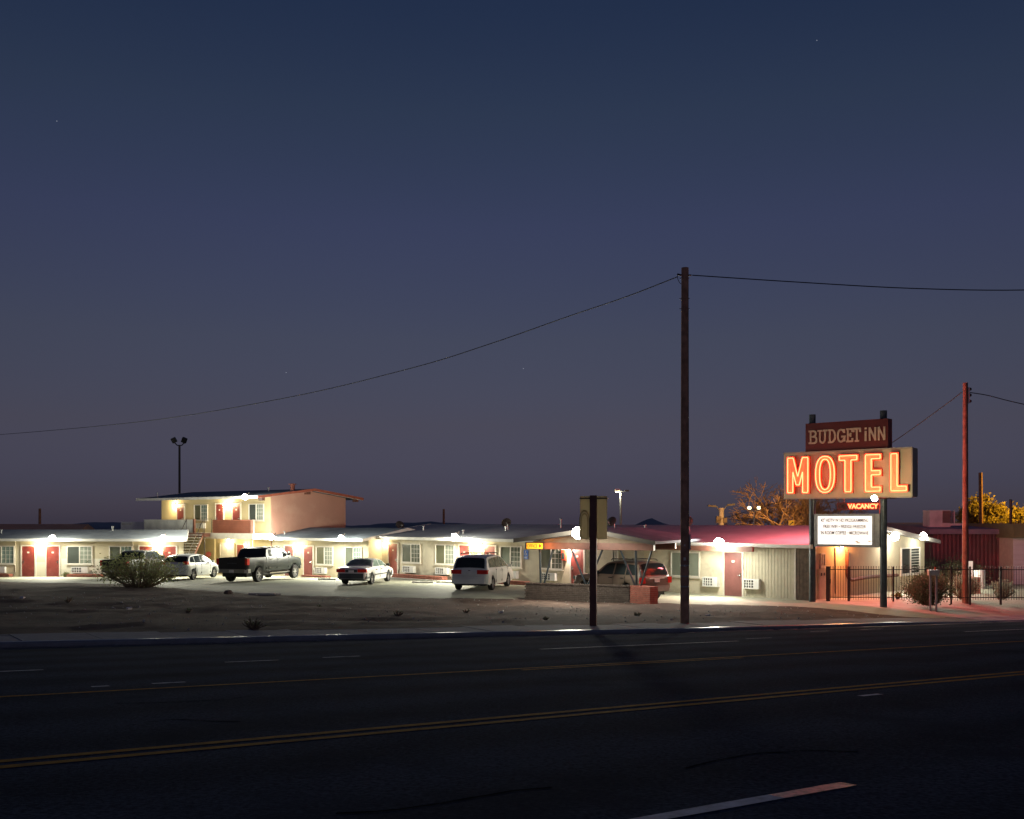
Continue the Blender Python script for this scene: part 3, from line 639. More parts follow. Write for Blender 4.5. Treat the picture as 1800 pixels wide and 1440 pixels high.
M['panel_arch'] = mat('panel_arch', (.42, .33, .16), .7, .1, 5)
MB().bb(-25 * k, 23 * k, .16, .18, rz_(948), rz_(872)).build('panel', M['panel'], rs)
MB().bb(-26 * k, 24 * k, .13, .33, rz_(877), rz_(875)).build('cap_bar', M['steel_dark'], rs)
for j, (ra, rb) in enumerate(((15, 12.5), (10.5, 8.5))):
    b = MB(); L0, L1 = [], []
    for i in range(17):
        a = math.pi * i / 16; cx, cz = -17, 905 - 2
        L0.append(((cx + ra * .62 * math.cos(a)) * k, .145, rz_(915 - ra * 1.25 * math.sin(a)))); L1.append(((cx + rb * .62 * math.cos(a)) * k, .145, rz_(915 - rb * 1.25 * math.sin(a))))
    L0.append((L0[-1][0], .145, rz_(945))); L1.append((L1[-1][0], .145, rz_(945))); L0.insert(0, (L0[0][0], .145, rz_(945))); L1.insert(0, (L1[0][0], .145, rz_(945)))
    b.grid([L0, L1]).build('faded_arch', M['panel_arch'], rs)

# ------------------------------------------------------------------ the motel sign
SF = Fr((12.79, 43.6, .06), 41)
sg = thing('motel_sign', 'tall neon motel sign with dark red name board on two steel posts', 'sign', SF.o, -SF.th)
Pspan = SF.s(1553)
for s, vt in ((0, 729), (Pspan, 722)): MB().tube([(s, 0, -.4), (s, 0, SF.z(1428 if s == 0 else 1553, vt))], .14, 14).build('post', M['steel_post'], sg, True)
yf, yb = -.30, .26
c0, c1 = SF.s(1378, yf), SF.s(1603, yf); z0, z1 = SF.z(1378, 877, yf), SF.z(1378, 797, yf)
M['sign_tan'] = mat('sign_tan', (.50, .44, .28), .6, .08, 2, stain=(.44, .38, .24), sscale=1)
M['sign_edge'] = mat('sign_edge', (.30, .29, .24), .55, .1, 3)
M['sign_maroon'] = mat('sign_maroon', (.095, .014, .012), .55, .12, 3)
M['chan_red'] = mat('chan_red', (.55, .05, .03), .5, .1, 4)
M['chan_face'] = mat('chan_face', (.72, .45, .22), .6, .1, 4)
M['letter_tan'] = mat('letter_tan', (.46, .38, .28), .5, .15, 6)
MB().bb(c0, c1, yf, yb, z0, z1).build('cabinet', M['sign_tan'], sg)
MB().bb(c0 - .02, c1 + .02, yf - .012, yf + .05, z1 - .03, z1 + .025).bb(c0 - .02, c1 + .02, yf - .012, yf + .05, z0 - .025, z0 + .03).bb(c1 - .02, c1 + .025, yf - .012, yb + .02, z0 + .03, z1 - .03).build('cabinet_edge', M['sign_edge'], sg)
b0, b1 = SF.s(1416, -.22), SF.s(1561, -.22); zb, zt = z1 + .03, SF.z(1416, 745, -.22)
MB().bb(b0, b1, -.22, .22, zb, zt).build('name_board', M['sign_maroon'], sg)
# neon channel letters
def scl(poly, s0, s1, za, zb): return [(s0 + (s1 - s0) * x, za + (zb - za) * y) for x, y in poly]
LET = {'M': [(0, 0), (0, 1), (.27, 1), (.5, .45), (.73, 1), (1, 1), (1, 0), (.74, 0), (.74, .60), (.58, .22), (.42, .22), (.26, .60), (.26, 0)],
       'T': [(.33, 0), (.33, .88), (0, .88), (0, 1), (1, 1), (1, .88), (.67, .88), (.67, 0)],
       'E': [(0, 0), (0, 1), (1, 1), (1, .89), (.40, .89), (.40, .56), (1, .56), (1, .45), (.40, .45), (.40, .11), (1, .11), (1, 0)],
       'L': [(0, 0), (0, 1), (.40, 1), (.40, .12), (1, .12), (1, 0)]}
def oval(n=28, r=1.0, e=2.4):
    out = []
    for i in range(n):
        a = 2 * math.pi * i / n; c, s = math.cos(a), math.sin(a)
        out.append((.5 + .5 * r * math.copysign(abs(c) ** (2 / e), c), .5 + .5 * math.copysign(abs(s) ** (2 / e), s)))
    return out
yd = yf - .17
za, zc = SF.z(1400, 866, yd), SF.z(1400, 805, yd)
for ch, u0, u1 in (('M', 1384.5, 1420), ('O', 1434, 1466), ('T', 1475, 1506), ('E', 1521, 1547), ('L', 1566, 1593)):
    a, e = SF.s(u0, yd), SF.s(u1, yd); g = .055
    if ch == 'O':
        o_ = scl(oval(), a - g, e + g, za - g, zc + g); cx = (a + e) / 2; hw, hh = (e - a) / 2, (zc - za) / 2; czz = (za + zc) / 2
        inn = [(cx + (x - cx) * .42, czz + (z - czz) * .72) for x, z in o_]
        n = len(o_); vs = [(x, yy, z) for yy in (yf - .003, yd + .03) for ring in (o_, inn) for x, z in ring]
        fs = []
        for i in range(n):
            j = (i + 1) % n
            fs += [(i, j, 2 * n + j, 2 * n + i), (n + i, n + j, 3 * n + j, 3 * n + i)]
        lt = MB().add(vs, fs).build('letter', M['chan_red'], sg)
        MB().add([(x, yd + .06, z) for ring in (o_, inn) for x, z in ring], [(i, (i + 1) % n, n + (i + 1) % n, n + i) for i in range(n)]).build('letter_face', M['chan_face'], lt)
        paths = [[(cx + (x - cx) * .90, czz + (z - czz) * .95) for x, z in o_], [(cx + (x - cx) * .52, czz + (z - czz) * .80) for x, z in o_]]
    else:
        pl_ = scl(LET[ch], a - .0, e + .0, za, zc)
        # grow outline by g for the channel, keep the tube on the outline
        n = len(pl_); big = []
        for i in range(n):
            p0, p1, p2 = Vector(pl_[i - 1]), Vector(pl_[i]), Vector(pl_[(i + 1) % n])
            d1, d2 = (p1 - p0).normalized(), (p2 - p1).normalized(); n1, n2 = Vector((-d1.y, d1.x)), Vector((-d2.y, d2.x))
            m_ = (n1 + n2); m_ = m_ / max(.35, m_.length_squared / 2) if m_.length > 1e-4 else n1
            big.append(p1 + m_ * g)
        vs = [(p.x, yy, p.y) for yy in (yf - .003, yd + .03) for p in big]
        lt = MB().add(vs, [(i, (i + 1) % n, n + (i + 1) % n, n + i) for i in range(n)]).build('letter', M['chan_red'], sg)
        MB().add([(p.x, yd + .06, p.y) for p in big], [tuple(range(n))]).build('letter_face', M['chan_face'], lt)
        paths = [pl_]
    for pth in paths:
        pts = []
        n = len(pth)
        for i in range(n):
            p, q_ = Vector(pth[i]), Vector(pth[(i + 1) % n])
            if ch == 'O': pts.append((p.x, yd, p.y))
            else: pts += [(p.lerp(q_, f).x, yd, p.lerp(q_, f).y) for f in (.03, .97)]
        pts.append(pts[0]); MB().tube(pts, .021, 6).build('neon_tube', M['neon'], lt, True)
# name board letters: slab strokes
def strokes(segs, wid, par, loc, sx, sz, m, name='letter', dep=.03):
    b = MB()
    for seg in segs:
        for (x0, y0), (x1, y1) in zip(seg, seg[1:]):
            A, B = Vector((x0 * sx, y0 * sz)), Vector((x1 * sx, y1 * sz)); d = B - A; L = d.length
            c = (A + B) / 2; b.box((c.x, 0, c.y), (L + wid * .5, dep * (1 + .05 * len(b.v) / 200), wid), ry=-math.atan2(d.y, d.x))
    return b.build(name, M[m], par, loc=loc)
arcD = [(.15 + .7 * math.sin(a) * 1.0, .5 + .5 * math.cos(a)) for a in [math.pi * i / 10 for i in range(11)]]
def arc(cx, cy, rx, ry, a0, a1, n=8): return [(cx + rx * math.cos(R(a0 + (a1 - a0) * i / n)), cy + ry * math.sin(R(a0 + (a1 - a0) * i / n))) for i in range(n + 1)]
SLAB = {'B': [[(.2, 0), (.2, 1)], [(0, 1), (.55, 1)] + arc(.55, .77, .3, .23, 90, -90) + [(.2, .54)], [(.2, .54), (.6, .54)] + arc(.6, .27, .34, .27, 90, -90) + [(0, 0)]],
        'U': [[(-.02, 1), (.42, 1)], [(.2, 1), (.2, .3)] + arc(.5, .3, .3, .3, 180, 360) + [(.8, 1)], [(.6, 1), (1.02, 1)]],
        'D': [[(.2, 0), (.2, 1)], [(0, 1), (.45, 1)] + arc(.45, .5, .45, .5, 90, -90, 10) + [(0, 0)]],
        'G': [arc(.52, .5, .42, .5, 35, 330, 14), [(.95, .05), (.95, .42)], [(.6, .42), (1.05, .42)], [(.9, 1), (.9, .75)]],
        'E': [[(.2, 0), (.2, 1)], [(0, 1), (.9, 1), (.9, .8)], [(.2, .52), (.65, .52)], [(.62, .64), (.62, .4)], [(0, 0), (.92, 0), (.92, .22)]],
        'T': [[(.5, 0), (.5, 1)], [(.02, .76), (.02, 1), (.98, 1), (.98, .76)], [(.25, 0), (.75, 0)]],
        'I': [[(.5, 0), (.5, .74)], [(.5, .93), (.5, 1)]],
        'N': [[(.12, 0), (.12, 1), (.88, 0), (.88, 1)]]}
zn0, zn1 = SF.z(1490, 776, -.25), SF.z(1490, 754.5, -.25)
for ch, u0, u1 in (('B', 1422, 1436), ('U', 1438, 1453), ('D', 1456, 1469), ('G', 1471, 1485), ('E', 1488, 1499), ('T', 1500, 1512), ('I', 1519, 1524), ('N', 1527, 1540), ('N', 1543, 1556)):
    a, e = SF.s(u0, -.25), SF.s(u1, -.25)
    strokes(SLAB[ch], .075 if ch != 'I' else .085, sg, (a, -.238, zn0), e - a, zn1 - zn0, 'letter_tan')
# vacancy strip
v0, v1, vm = SF.s(1471, -.05), SF.s(1545, -.05), SF.s(1490, -.05); vz0, vz1 = SF.z(1510, 896.5, -.05), SF.z(1510, 883, -.05)
M['vac_back'] = mat('vac_back', (.14, .02, .018), .6)
MB().bb(v0, v1, -.03, .06, vz0, vz1).build('vacancy_strip', M['vac_back'], sg)
text('NO', (vz1 - vz0) * .82, 'grille', sg, (v0 + .05, -.05, vz0 + .07), 'dark_lettering', .012)
tv = text('VACANCY', (vz1 - vz0) * .86, 'neon_red', sg, (vm + .02, -.05, vz0 + .06), 'neon_lettering', .012, xs=.95, offset=.008)
bpy.context.view_layer.update(); tv.scale.x = (v1 - vm - .05) / max(.1, tv.data.vertices and max(v.co.x for v in tv.data.vertices))
MB().tube([(v1 + .02, -.02, vz0 - .3), (v1 + .02, -.02, z0)], .02, 6).tube([(v0 + .3, 0, vz1), (v0 + .3, 0, z0)], .02, 6).build('vacancy_bracket', M['chan_red'], sg)
# reader board
r0, r1 = SF.s(1431.5, -.18), SF.s(1546, -.18) ; rz0, rz1 = SF.z(1480, 961.5, -.18), SF.z(1480, 903.5, -.18)
w0, w1 = SF.s(1437.5, -.18), SF.s(1533, -.18); wz0, wz1 = SF.z(1480, 957.3, -.18), SF.z(1480, 907.3, -.18)
MB().bb(r0, r1, -.17, .17, rz0, rz1).build('reader_cabinet', M['galv'], sg)
MB().bb(r0 - .0, w0, -.2, -.172, rz0, rz1).bb(w1, w1 + .1, -.2, -.172, rz0, rz1).bb(w0, w1, -.2, -.172, rz0, wz0).bb(w0, w1, -.2, -.172, wz1, rz1).build('reader_frame', M['galv'], sg)
MB().bb(w0, w1, -.184, -.174, wz0, wz1).build('reader_face', M['reader'], sg)
M['ink'] = mat('ink', (.10, .045, .04), .7)
W = w1 - w0; H = wz1 - wz0
for i, (tx, wd) in enumerate((('42" HDTV W HD PROGRAMMING', .88), ('FREE WIFI \u2022 FRIDGE FREEZER', .79), ('IN ROOM COFFEE \u2022 MICROWAVE', .88))):
    o = text(tx, H * .17, 'ink', sg, ((w0 + w1) / 2, -.19, wz1 - H * (.205 + .222 * i)), 'reader_lettering', .002, align='CENTER', offset=.004)
    mxx = max(v.co.x for v in o.data.vertices) - min(v.co.x for v in o.data.vertices); o.scale.x = W * wd / mxx
for x, z, a in ((.70, .10, .05), (.72, .05, .07), (.93, .11, .05)): MB().bb(w0 + W * x, w0 + W * (x + a), -.188, -.1845, wz0 + H * z, wz0 + H * (z + .035)).build('faint_mark', M['chan_face'], sg)
# the far face carries the same neon, seen from the other side of town; added red points strengthen the light of both
ybk = yb + .17
for i, (ch, f0, f1) in enumerate((('M', .90, .74), ('T', .55, .42), ('E', .35, .23), ('L', .15, .04))):
    pts = [(c0 + (c1 - c0) * (f0 + (f1 - f0) * x), ybk, za + (zc - za) * z) for x, z in LET[ch]]; MB().tube(pts + [pts[0]], .021, 6).build('neon_tube', M['neon'], sg)
pts = [(c0 + (c1 - c0) * (.70 - .11 * x), ybk, za + (zc - za) * z) for x, z in oval()]; MB().tube(pts + [pts[0]], .021, 6).build('neon_tube', M['neon'], sg)
for f in (.04, .36):
    light(sg, (c0 + (c1 - c0) * f, ybk + .35, (za + zc) / 2), 1250, (1, .17, .19), rad=.4)
for f in (.2, .5, .8): light(sg, (c0 + (c1 - c0) * f, yd - 1.5, (za + zc) / 2), 22, (1, .22, .10), rad=.5)  # unseen red fill points floating in front of the letters
fs_, fz_ = SF.s(1537, -2.0), SF.z(1537, 876, -2.0); sg_added_fill = SF.w(fs_, -2.0, fz_)
MB().tube([(fs_, yb, z0 - .02), (fs_, -1.0, z0 - .05), (fs_, -1.85, fz_ + .02)], .03, 6).build('added_lamp_arm', M['steel_dark'], sg)  # arm made up to hold the fill lamp clear of the cabinet

# ------------------------------------------------------------------ poles and wires
p = PZ(1203.5, 1087, .6); zb = gz(p.x, p.y)
up = thing('utility_pole', 'tallest brown wooden utility pole standing by the pavement', 'pole', (p.x, p.y, zb))
ztop = CZ + (VH - 471) * p.y / F - zb
MB().tube([(0, 0, -.3), (0, 0, ztop * .5), (.01, 0, ztop)], [.127, .118, .108], 16).build('shaft', M['wood_pole_dry'], up, True)
MB().tube([(.118, -.05, .0), (.112, -.05, ztop * .5), (.1, -.05, ztop - .5)], .008, 5).build('ground_wire', M['wire'], up)
for i in range(9): MB().box((.116 - .0015 * i, -.05, .8 + i * 1.05), (.02, .03, .015)).build('staple', M['galv'], up)
for z_, w_ in ((1.7, .05), (1.9, .07), (2.3, .04)): MB().box((-.02, -.127, z_), (w_, .006, w_ * 1.3)).build('pole_tag', M['trim'], up)
for z_ in (ztop - .9, ztop - 1.2, ztop - .3): MB().tube([(-.15, .02, z_), (.15, .02, z_)], .012, 6).build('bolt', M['galv'], up)
for v in (994, 1013, 1031): MB().lathe([(.131, -.02), (.131, .02)], 16, c=(0, 0, CZ - (v - VH) * p.y / F - zb)).build('metal_band', M['galv'], up)
MB().box((.145, 0, CZ - (953 - VH) * p.y / F - zb), (.05, .12, .45)).build('conduit_box', M['galv'], up)
kk = ztop - 13 * p.y / F
MB().tube([(-.10, 0, kk), (-.22, 0, kk + .03)], .03, 6).tube([(-.22, 0, kk + .02), (-.2, 0, kk - .12), (-.15, 0, kk - .22), (-.10, 0, kk - .26)], .01, 5).tube([(.1, 0, kk), (.2, 0, kk)], .025, 6).build('wire_clamp', M['steel_dark'], up)
def wire(pts, label, r=.018, sub=6):
    P = [Vector(q_) for q_ in pts]; out = []
    for i in range(len(P) - 1):
        a, b, c, d = P[max(0, i - 1)], P[i], P[i + 1], P[min(len(P) - 1, i + 2)]
        for k in range(sub):
            f = k / sub
            out.append(.5 * ((2 * b) + (c - a) * f + (2 * a - 5 * b + 4 * c - d) * f * f + (3 * b - a - 3 * c + d) * f ** 3))
    out.append(P[-1]); return tag(MB().tube(out, r, 5).build('overhead_wire', M['wire']), label, 'wire')
def along(a, b, uv):
    out = []
    for u, v in uv:
        m_ = (u - CU) / F; k = (a[0] - m_ * a[1]) / (m_ * (b[1] - a[1]) - (b[0] - a[0])); D = a[1] + (b[1] - a[1]) * k; out.append(PD(u, v, D))
    return out
wire([PD(1190, 487, p.y)] + along((4.9, p.y), (-50, 90), [(1100, 522), (1000, 556), (860, 605), (720, 648), (500, 700), (250, 741), (0, 764), (-80, 767)]), 'long sagging wire from the tall pole to the far left', .016)
wire([PD(1217, 484, p.y), PD(1400, 496, 30.5), PD(1600, 507, 30.4), PD(1800, 510, 30.3), PD(2000, 500, 30.2)], 'wire from the tall pole across the sky to the right edge', .016)
p2 = PD(1697, 1050, 44.5); up2 = thing('utility_pole', 'reddish wooden utility pole behind the iron fence on the right', 'pole', (p2.x, p2.y, -.1))
zt = CZ + (VH - 673) * p2.y / F + .1
MB().tube([(0, 0, -.3), (0, 0, zt)], [.135, .105], 14).build('shaft', M['wood_pole_red'], up2, True)
MB().box((.13, -.02, zt - .55), (.07, .08, .7)).build('bracket', M['trim'], up2)
for i in range(3): MB().lathe([(.03, -.06), (.055, -.02), (.055, .02), (.03, .06)], 8, c=(.21, -.02, zt - .28 - .26 * i)).build('insulator', M['black'], up2)
wire([PD(1704, 690, 44.5), PD(1735, 695, 44.6), PD(1770, 704, 44.8), PD(1810, 713, 45), PD(1900, 732, 46)], 'short wire from the reddish pole to the right edge', .02)
wire([PD(1690, 690, 44.5)] + along((19.5, 44.5), (16.4, 80), [(1660, 713), (1570, 777), (1480, 832), (1375, 880), (1300, 903), (1272, 911)]), 'wire dropping from the reddish pole behind the motel sign', .022)
# distant lamp posts
def mast(u, v_top, v_bot, D, label, r=.09, m='galv', cat='lamp post', name='lamp_post'):
    a = PD(u, v_top, D); zb = min(-.9, PD(u, v_bot, D).z); t = thing(name, label, cat, (a.x, a.y, zb))
    MB().tube([(0, 0, 0), (0, 0, a.z - zb)], [r * 1.3, r], 10).build('pole', M[m], t); return t, a.z - zb
t, h = mast(315.5, 783, 870, 92, 'unlit twin floodlight mast behind the two storey block', .09, 'black', 'floodlight mast', 'floodlight_mast')
MB().tube([(-.45, 0, h + .25), (-.2, 0, h), (.2, 0, h), (.45, 0, h + .25)], .05, 6).build('crossarm', M['black'], t)
for s in (-1, 1):
    MB().box((s * .46, -.1, h + .45), (.40, .3, .44), ry=s * R(25), rx=R(20)).build('floodlight_head', M['black'], t)
M['lens_off'] = mat('lens_off', (.2, .2, .2), .2)
t, h = mast(1091, 866, 932, 76, 'lit street lamp on a thin pole behind the blank sign panel', .075)
MB().tube([(-.25, 0, h + .05), (.4, 0, h + .12)], .03, 6).build('arm', M['galv'], t)
MB().box((-.27, -.05, h + .18), (.42, .3, .14)).build('lamp_head', M['galv'], t); MB().lathe([(.001, -.1), (.13, -.06), (.15, 0)], 12, c=(-.27, -.1, h + .1)).build('lens', M['lens_sodium'], t)
MB().box((.45, 0, h + .14), (.3, .2, .12)).build('lamp_head', M['black'], t); light(t, (-.27, -.2, h - .15), 160, (1, .93, .66), rad=.1)
t, h = mast(1325.5, 899, 935, 74, 'twin lit street lamps on one pole before the bare orange trees', .06)
MB().tube([(-.33, 0, h + .16), (-.2, 0, h), (.2, 0, h), (.35, 0, h + .16)], .03, 6).build('crossarm', M['galv'], t)
for s in (-1, 1):
    MB().lathe([(.001, -.12), (.12, -.08), (.14, 0), (.1, .1), (.001, .12)], 12, c=(s * .34, 0, h + .25)).build('lamp_globe', M['lens_sodium'], t)
light(t, (0, .5, h + .25), 1700, (1, .46, .12), 'SPOT', .15, 125, .4, aim=(.45, 1, .02))
t, h = mast(1268, 893, 935, 80, 'thick pole with two unlit lamp arms behind the pink roof', .19, 'concrete')
for s in (-1, 1):
    MB().tube([(s * .1, 0, h - .3), (s * .35, 0, h + .1), (s * .5, 0, h + .2)], .04, 6).build('arm', M['galv'], t); MB().box((s * .75, 0, h + .2 + .05 * s), (.6, .25, .13), ry=-R(6) * s).build('lamp_head', M['black'], t)
MB().box((-.25, -.1, h - .9), (.35, .3, .5)).box((.25, -.1, h - .95), (.3, .3, .4)).build('transformer', M['steel_dark'], t)
p = PD(1391, 926, 60); t = thing('road_sign', 'small yellow warning sign with black arrow behind the pink roof', 'sign', (p.x, p.y, -.5))
M['sign_yellow'] = mat('sign_yellow', (.78, .56, .03), .5)
zz = CZ - (920.5 - VH) * 60 / F + .5
MB().tube([(0, .04, 0), (0, .04, zz + .1)], .03, 6).build('post', M['galv'], t); MB().box((0, 0, zz), (.34, .02, .36)).build('plate', M['sign_yellow'], t)
MB().box((0, -.016, zz), (.24, .01, .05), ry=R(-35)).box((.07, -.016, zz + .07), (.1, .01, .05), ry=R(10)).build('arrow', M['black'], t)
light(t, (0, -.9, zz - .1), 11, (1, .8, .3), rad=.1)  # added point light to brighten the plate; no lamp stands there

# ------------------------------------------------------------------ floodlights and wall lamps
def flood(u, v, D, aim, label, az=.2, W=900, col=FLOOD, off=None, r=.2, spread=132, amb=680):
    p = Vector(off) if off is not None else PD(u, v, D)
    t = thing('floodlight', label, 'floodlight', p, 0, 'white floodlights under the eaves')
    a = Vector(aim).normalized(); q_ = a.to_track_quat('-Y', 'Z').to_euler(); t.rotation_euler = q_
    MB().lathe([(.05, .24), (r * .6, .2), (r * .8, .1), (r * .82, .06)], 16, 'y').build('housing', M['steel_dark'], t, True)
    MB().lathe([(.001, -r), (r * .5, -r * .87), (r * .87, -r * .5), (r, 0), (r * .87, r * .45)], 18, 'y').build('lens', M['lens'], t, True)
    MB().tube([(0, .12, 0), (0, .3, -.04), (0, .42, -.04)], .03, 6).build('bracket', M['steel_dark'], t)
    light(t, (0, -r - .06, 0), W, col, 'SPOT', .12, spread, .55, aim=(0, -1, 0))
    if amb: light(t, Vector((a.x * .4, a.y * .4, az)) @ q_.to_matrix(), amb, col, rad=.28)
    return t
def wn_(fr): return (-fr.n, -fr.c)
def eave(fr, u, v, o=-.95): return fr.w(fr.s(u, o), o, fr.z(u, v, o))
def out(fr, dz=-1.0, tw_=0): return (-fr.n + tw_ * fr.c, -fr.c - tw_ * fr.n, dz)
flood(0, 0, 0, out(LW), 'floodlight on the left wing above the two leftmost red doors', off=eave(LW, 92, 946))
flood(0, 0, 0, out(LW), 'floodlight on the left wing beside the foot of the stair', off=eave(LW, 287, 946), az=.6)
flood(0, 0, 0, out(BF, -1.0), 'highest floodlight under the roof edge of the two storey block', off=eave(BF, 431, 873.5, -1.75), W=1200, amb=600)
flood(0, 0, 0, out(BF), 'floodlight on the annex eave above the dark grey pickup', off=eave(BF, 478, 944), amb=480)
flood(0, 0, 0, out(BF), 'floodlight on the annex eave above the white sedan', off=eave(BF, 600, 946), amb=1050)
flood(0, 0, 0, out(CF), 'floodlight on the right wing eave above the silver minivan', off=eave(CF, 800, 943.5), amb=900)
flood(0, 0, 0, out(KF, -.8, -.1), 'brightest floodlight on the gable of the canopy', off=KF.w(KF.s(1016, -1.3), -1.3, KF.z(1016, 937, -1.3)), W=450, r=.26, amb=850)
flood(0, 0, 0, out(CF, -1.0), 'floodlight on the beam beside the office door', off=eave(CF, 1264, 954.5, -1.1), W=700, r=.24, amb=360, az=-.3)
flood(0, 0, 0, out(FF, -.6), 'left of two floodlights on the gable end behind the fence', off=eave(FF, 1572, 943, -.5), W=700, spread=150, az=-.3, amb=70, r=.22)
flood(0, 0, 0, out(FF, -.6), 'right of two floodlights on the gable end behind the fence', off=eave(FF, 1622, 942.5, -.5), W=700, spread=150, az=-.3, amb=70, r=.2)
flood(0, 0, 0, (-.5, -.75, -.2), 'small floodlight carrying added warm fill under the neon motel sign cabinet', off=sg_added_fill, W=90, col=(1, .84, .47), r=.12, amb=150, az=-.05)  # carries the added warm fill for the cabinet face
def sconce(fr, u, z, label, W=26, col=(1, .78, .42), y=0):
    s = fr.s(u); t = thing('wall_lamp', label, 'wall lamp', fr.w(s, y, z), -fr.th, 'door lamps')
    MB().bb(-.08, .08, -.05, 0, -.06, .16).build('backplate', M['trim'], t)
    MB().lathe([(.04, -.12), (.07, -.10), (.075, .08), (.04, .10)], 12, c=(0, -.12, .03)).build('shade', M['lens_warm'], t, True)
    light(t, (0, -.26, .02), W, col, rad=.07)
sconce(LW, 66.5, 1.98, 'left lamp of the pair between the two leftmost red doors', 51)
sconce(LW, 78, 1.98, 'right lamp of the pair between the two leftmost red doors', 51)
sconce(LW, 272, 1.98, 'left lamp of the pair beside the stair, behind the bush', 58)
sconce(LW, 284, 1.98, 'right lamp of the pair beside the stair, behind the bush', 58)
sconce(BF, 308, FL + 1.95, 'upstairs lamp left of the leftmost balcony door', 120)
sconce(BF, 397, FL + 1.95, 'upstairs left lamp between the two right balcony doors', 90)
sconce(BF, 407, FL + 1.95, 'upstairs right lamp between the two right balcony doors', 90)
sconce(BF, 404, 2.28, 'added lamp brightening the white doorway under the balcony', 130)  # made-up lamp, put in to make the doorway bright
sconce(BF, 434, 1.98, 'lamp right of the red door behind the dark pickup cab', 44)
sconce(BF, 519, 1.98, 'left lamp of the pair between the annex doors', 44)
sconce(BF, 532, 1.98, 'right lamp of the pair between the annex doors', 44)
sconce(CF, 664, 1.98, 'left lamp of the pair behind the white sedan', 44)
sconce(CF, 679, 1.98, 'right lamp of the pair behind the white sedan', 44)
sconce(CF, 831, 1.98, 'left lamp of the pair behind the silver minivan', 95)
sconce(CF, 847, 1.98, 'right lamp of the pair behind the silver minivan', 95)
sconce(CF, 1003, 1.98, 'lamp left of the red door seen under the canopy', 230, (1, .80, .66))
sconce(FF, 1474, 2.36, 'small orange lamp on the gable end behind the reader board', 300, (1, .34, .10), -.04)
# signs on the wall
t = thing('parking_sign', 'blue accessible parking sign on the wall right of the minivan', 'sign', CF.w(CF.s(925), -.02, CF.z(925, 974)), -CF.th)
M['blue'] = mat('blue', (.03, .12, .45), .5)
MB().box((0, 0, .05), (.32, .02, .34)).build('plate', M['blue'], t); MB().box((0, 0, -.21), (.32, .02, .14)).build('sub_plate', M['blue'], t)
MB().lathe([(.018, -.016), (.028, -.016)], 10, 'y', (-.01, 0, .15)).tube([(-.01, -.016, .12), (-.01, -.016, .04), (.05, -.016, .03), (.07, -.016, -.05)], .014, 5).tube([(.06 * math.cos(a) - .02, -.016, .02 + .07 * math.sin(a)) for a in [R(130 + 18 * i) for i in range(11)]], .010, 5).box((0, -.013, -.21), (.24, .006, .03)).build('symbol', M['trim'], t)
t = thing('extinguisher_box', 'red extinguisher box on the wall seen under the canopy', 'box', CF.w(CF.s(993.5), 0, CF.z(993.5, 985)), -CF.th)
MB().bb(-.13, .13, -.16, 0, 0, .55).build('case', M['sign_red'], t); MB().bb(-.09, .09, -.168, -.161, .08, .4).build('window', M['glass'], t)

# ------------------------------------------------------------------ vehicles
def paint(name, col, metal=0, rough=.36): return mat(name, col, rough, .04, 2, metal=metal, coat=.3, spec=.35)
M['paint_white'] = paint('paint_white', (.70, .72, .70)); M['paint_silver'] = paint('paint_silver', (.72, .74, .69), .0)
M['paint_grey'] = mat('paint_grey', (.022, .027, .027), .42, .05, 2, coat=.05, spec=.18); M['paint_beige'] = paint('paint_beige', (.17, .13, .095), 0)
M['paint_dark'] = paint('paint_dark', (.02, .026, .03), .2); M['bumper_grey'] = mat('bumper_grey', (.05, .06, .065), .5)
def sm(tab, x):                           # smooth interpolation of a profile
    if x <= tab[0][0]: return tab[0][1]
    for (a, p), (b, q_) in zip(tab, tab[1:]):
        if x <= b:
            f = (x - a) / (b - a); return p + (q_ - p) * f
    return tab[-1][1]
def wheel(par, x, y, r, side):
    key = ('wheel', r)
    def ty():
        wd = .11 if r < .38 else .14
        return MB().lathe([(r * .62, -wd * .8), (r * .93, -wd), (r, -wd * .7), (r, wd * .7), (r * .93, wd), (r * .62, wd * .8)], 26, 'y', cap=False).mesh('tyre', M['rubber'], True)
    def rm():
        wd = .11 if r < .38 else .14
        b = MB().lathe([(r * .64, -wd * .72), (r * .60, -wd * .55), (r * .56, -wd * .2), (r * .50, -wd * .2)], 26, 'y', cap=False).lathe([(.001, -wd * .72), (r * .17, -wd * .66), (r * .17, -wd * .2)], 14, 'y')
        for i in range(6):
            a = 2 * math.pi * i / 6; b.box((r * .38 * math.cos(a), -wd * .5, r * .38 * math.sin(a)), (r * .50, wd * .3, r * .13), ry=-a)
        return b.mesh('rim', M['rim'], True)
    def hb(): return MB().lathe([(.001, -.02), (r * .63, -.02)], 20, 'y', cap=False).mesh('hub_well', M['black'])
    w = link('wheel', None, par, (x, y, r)); w.rotation_euler = (0, 0, 0 if side < 0 else math.pi)
    link('tyre', shared(key + ('t',), ty), w); link('rim', shared(key + ('r',), rm), w); link('hub_well', shared(key + ('h',), hb), w)
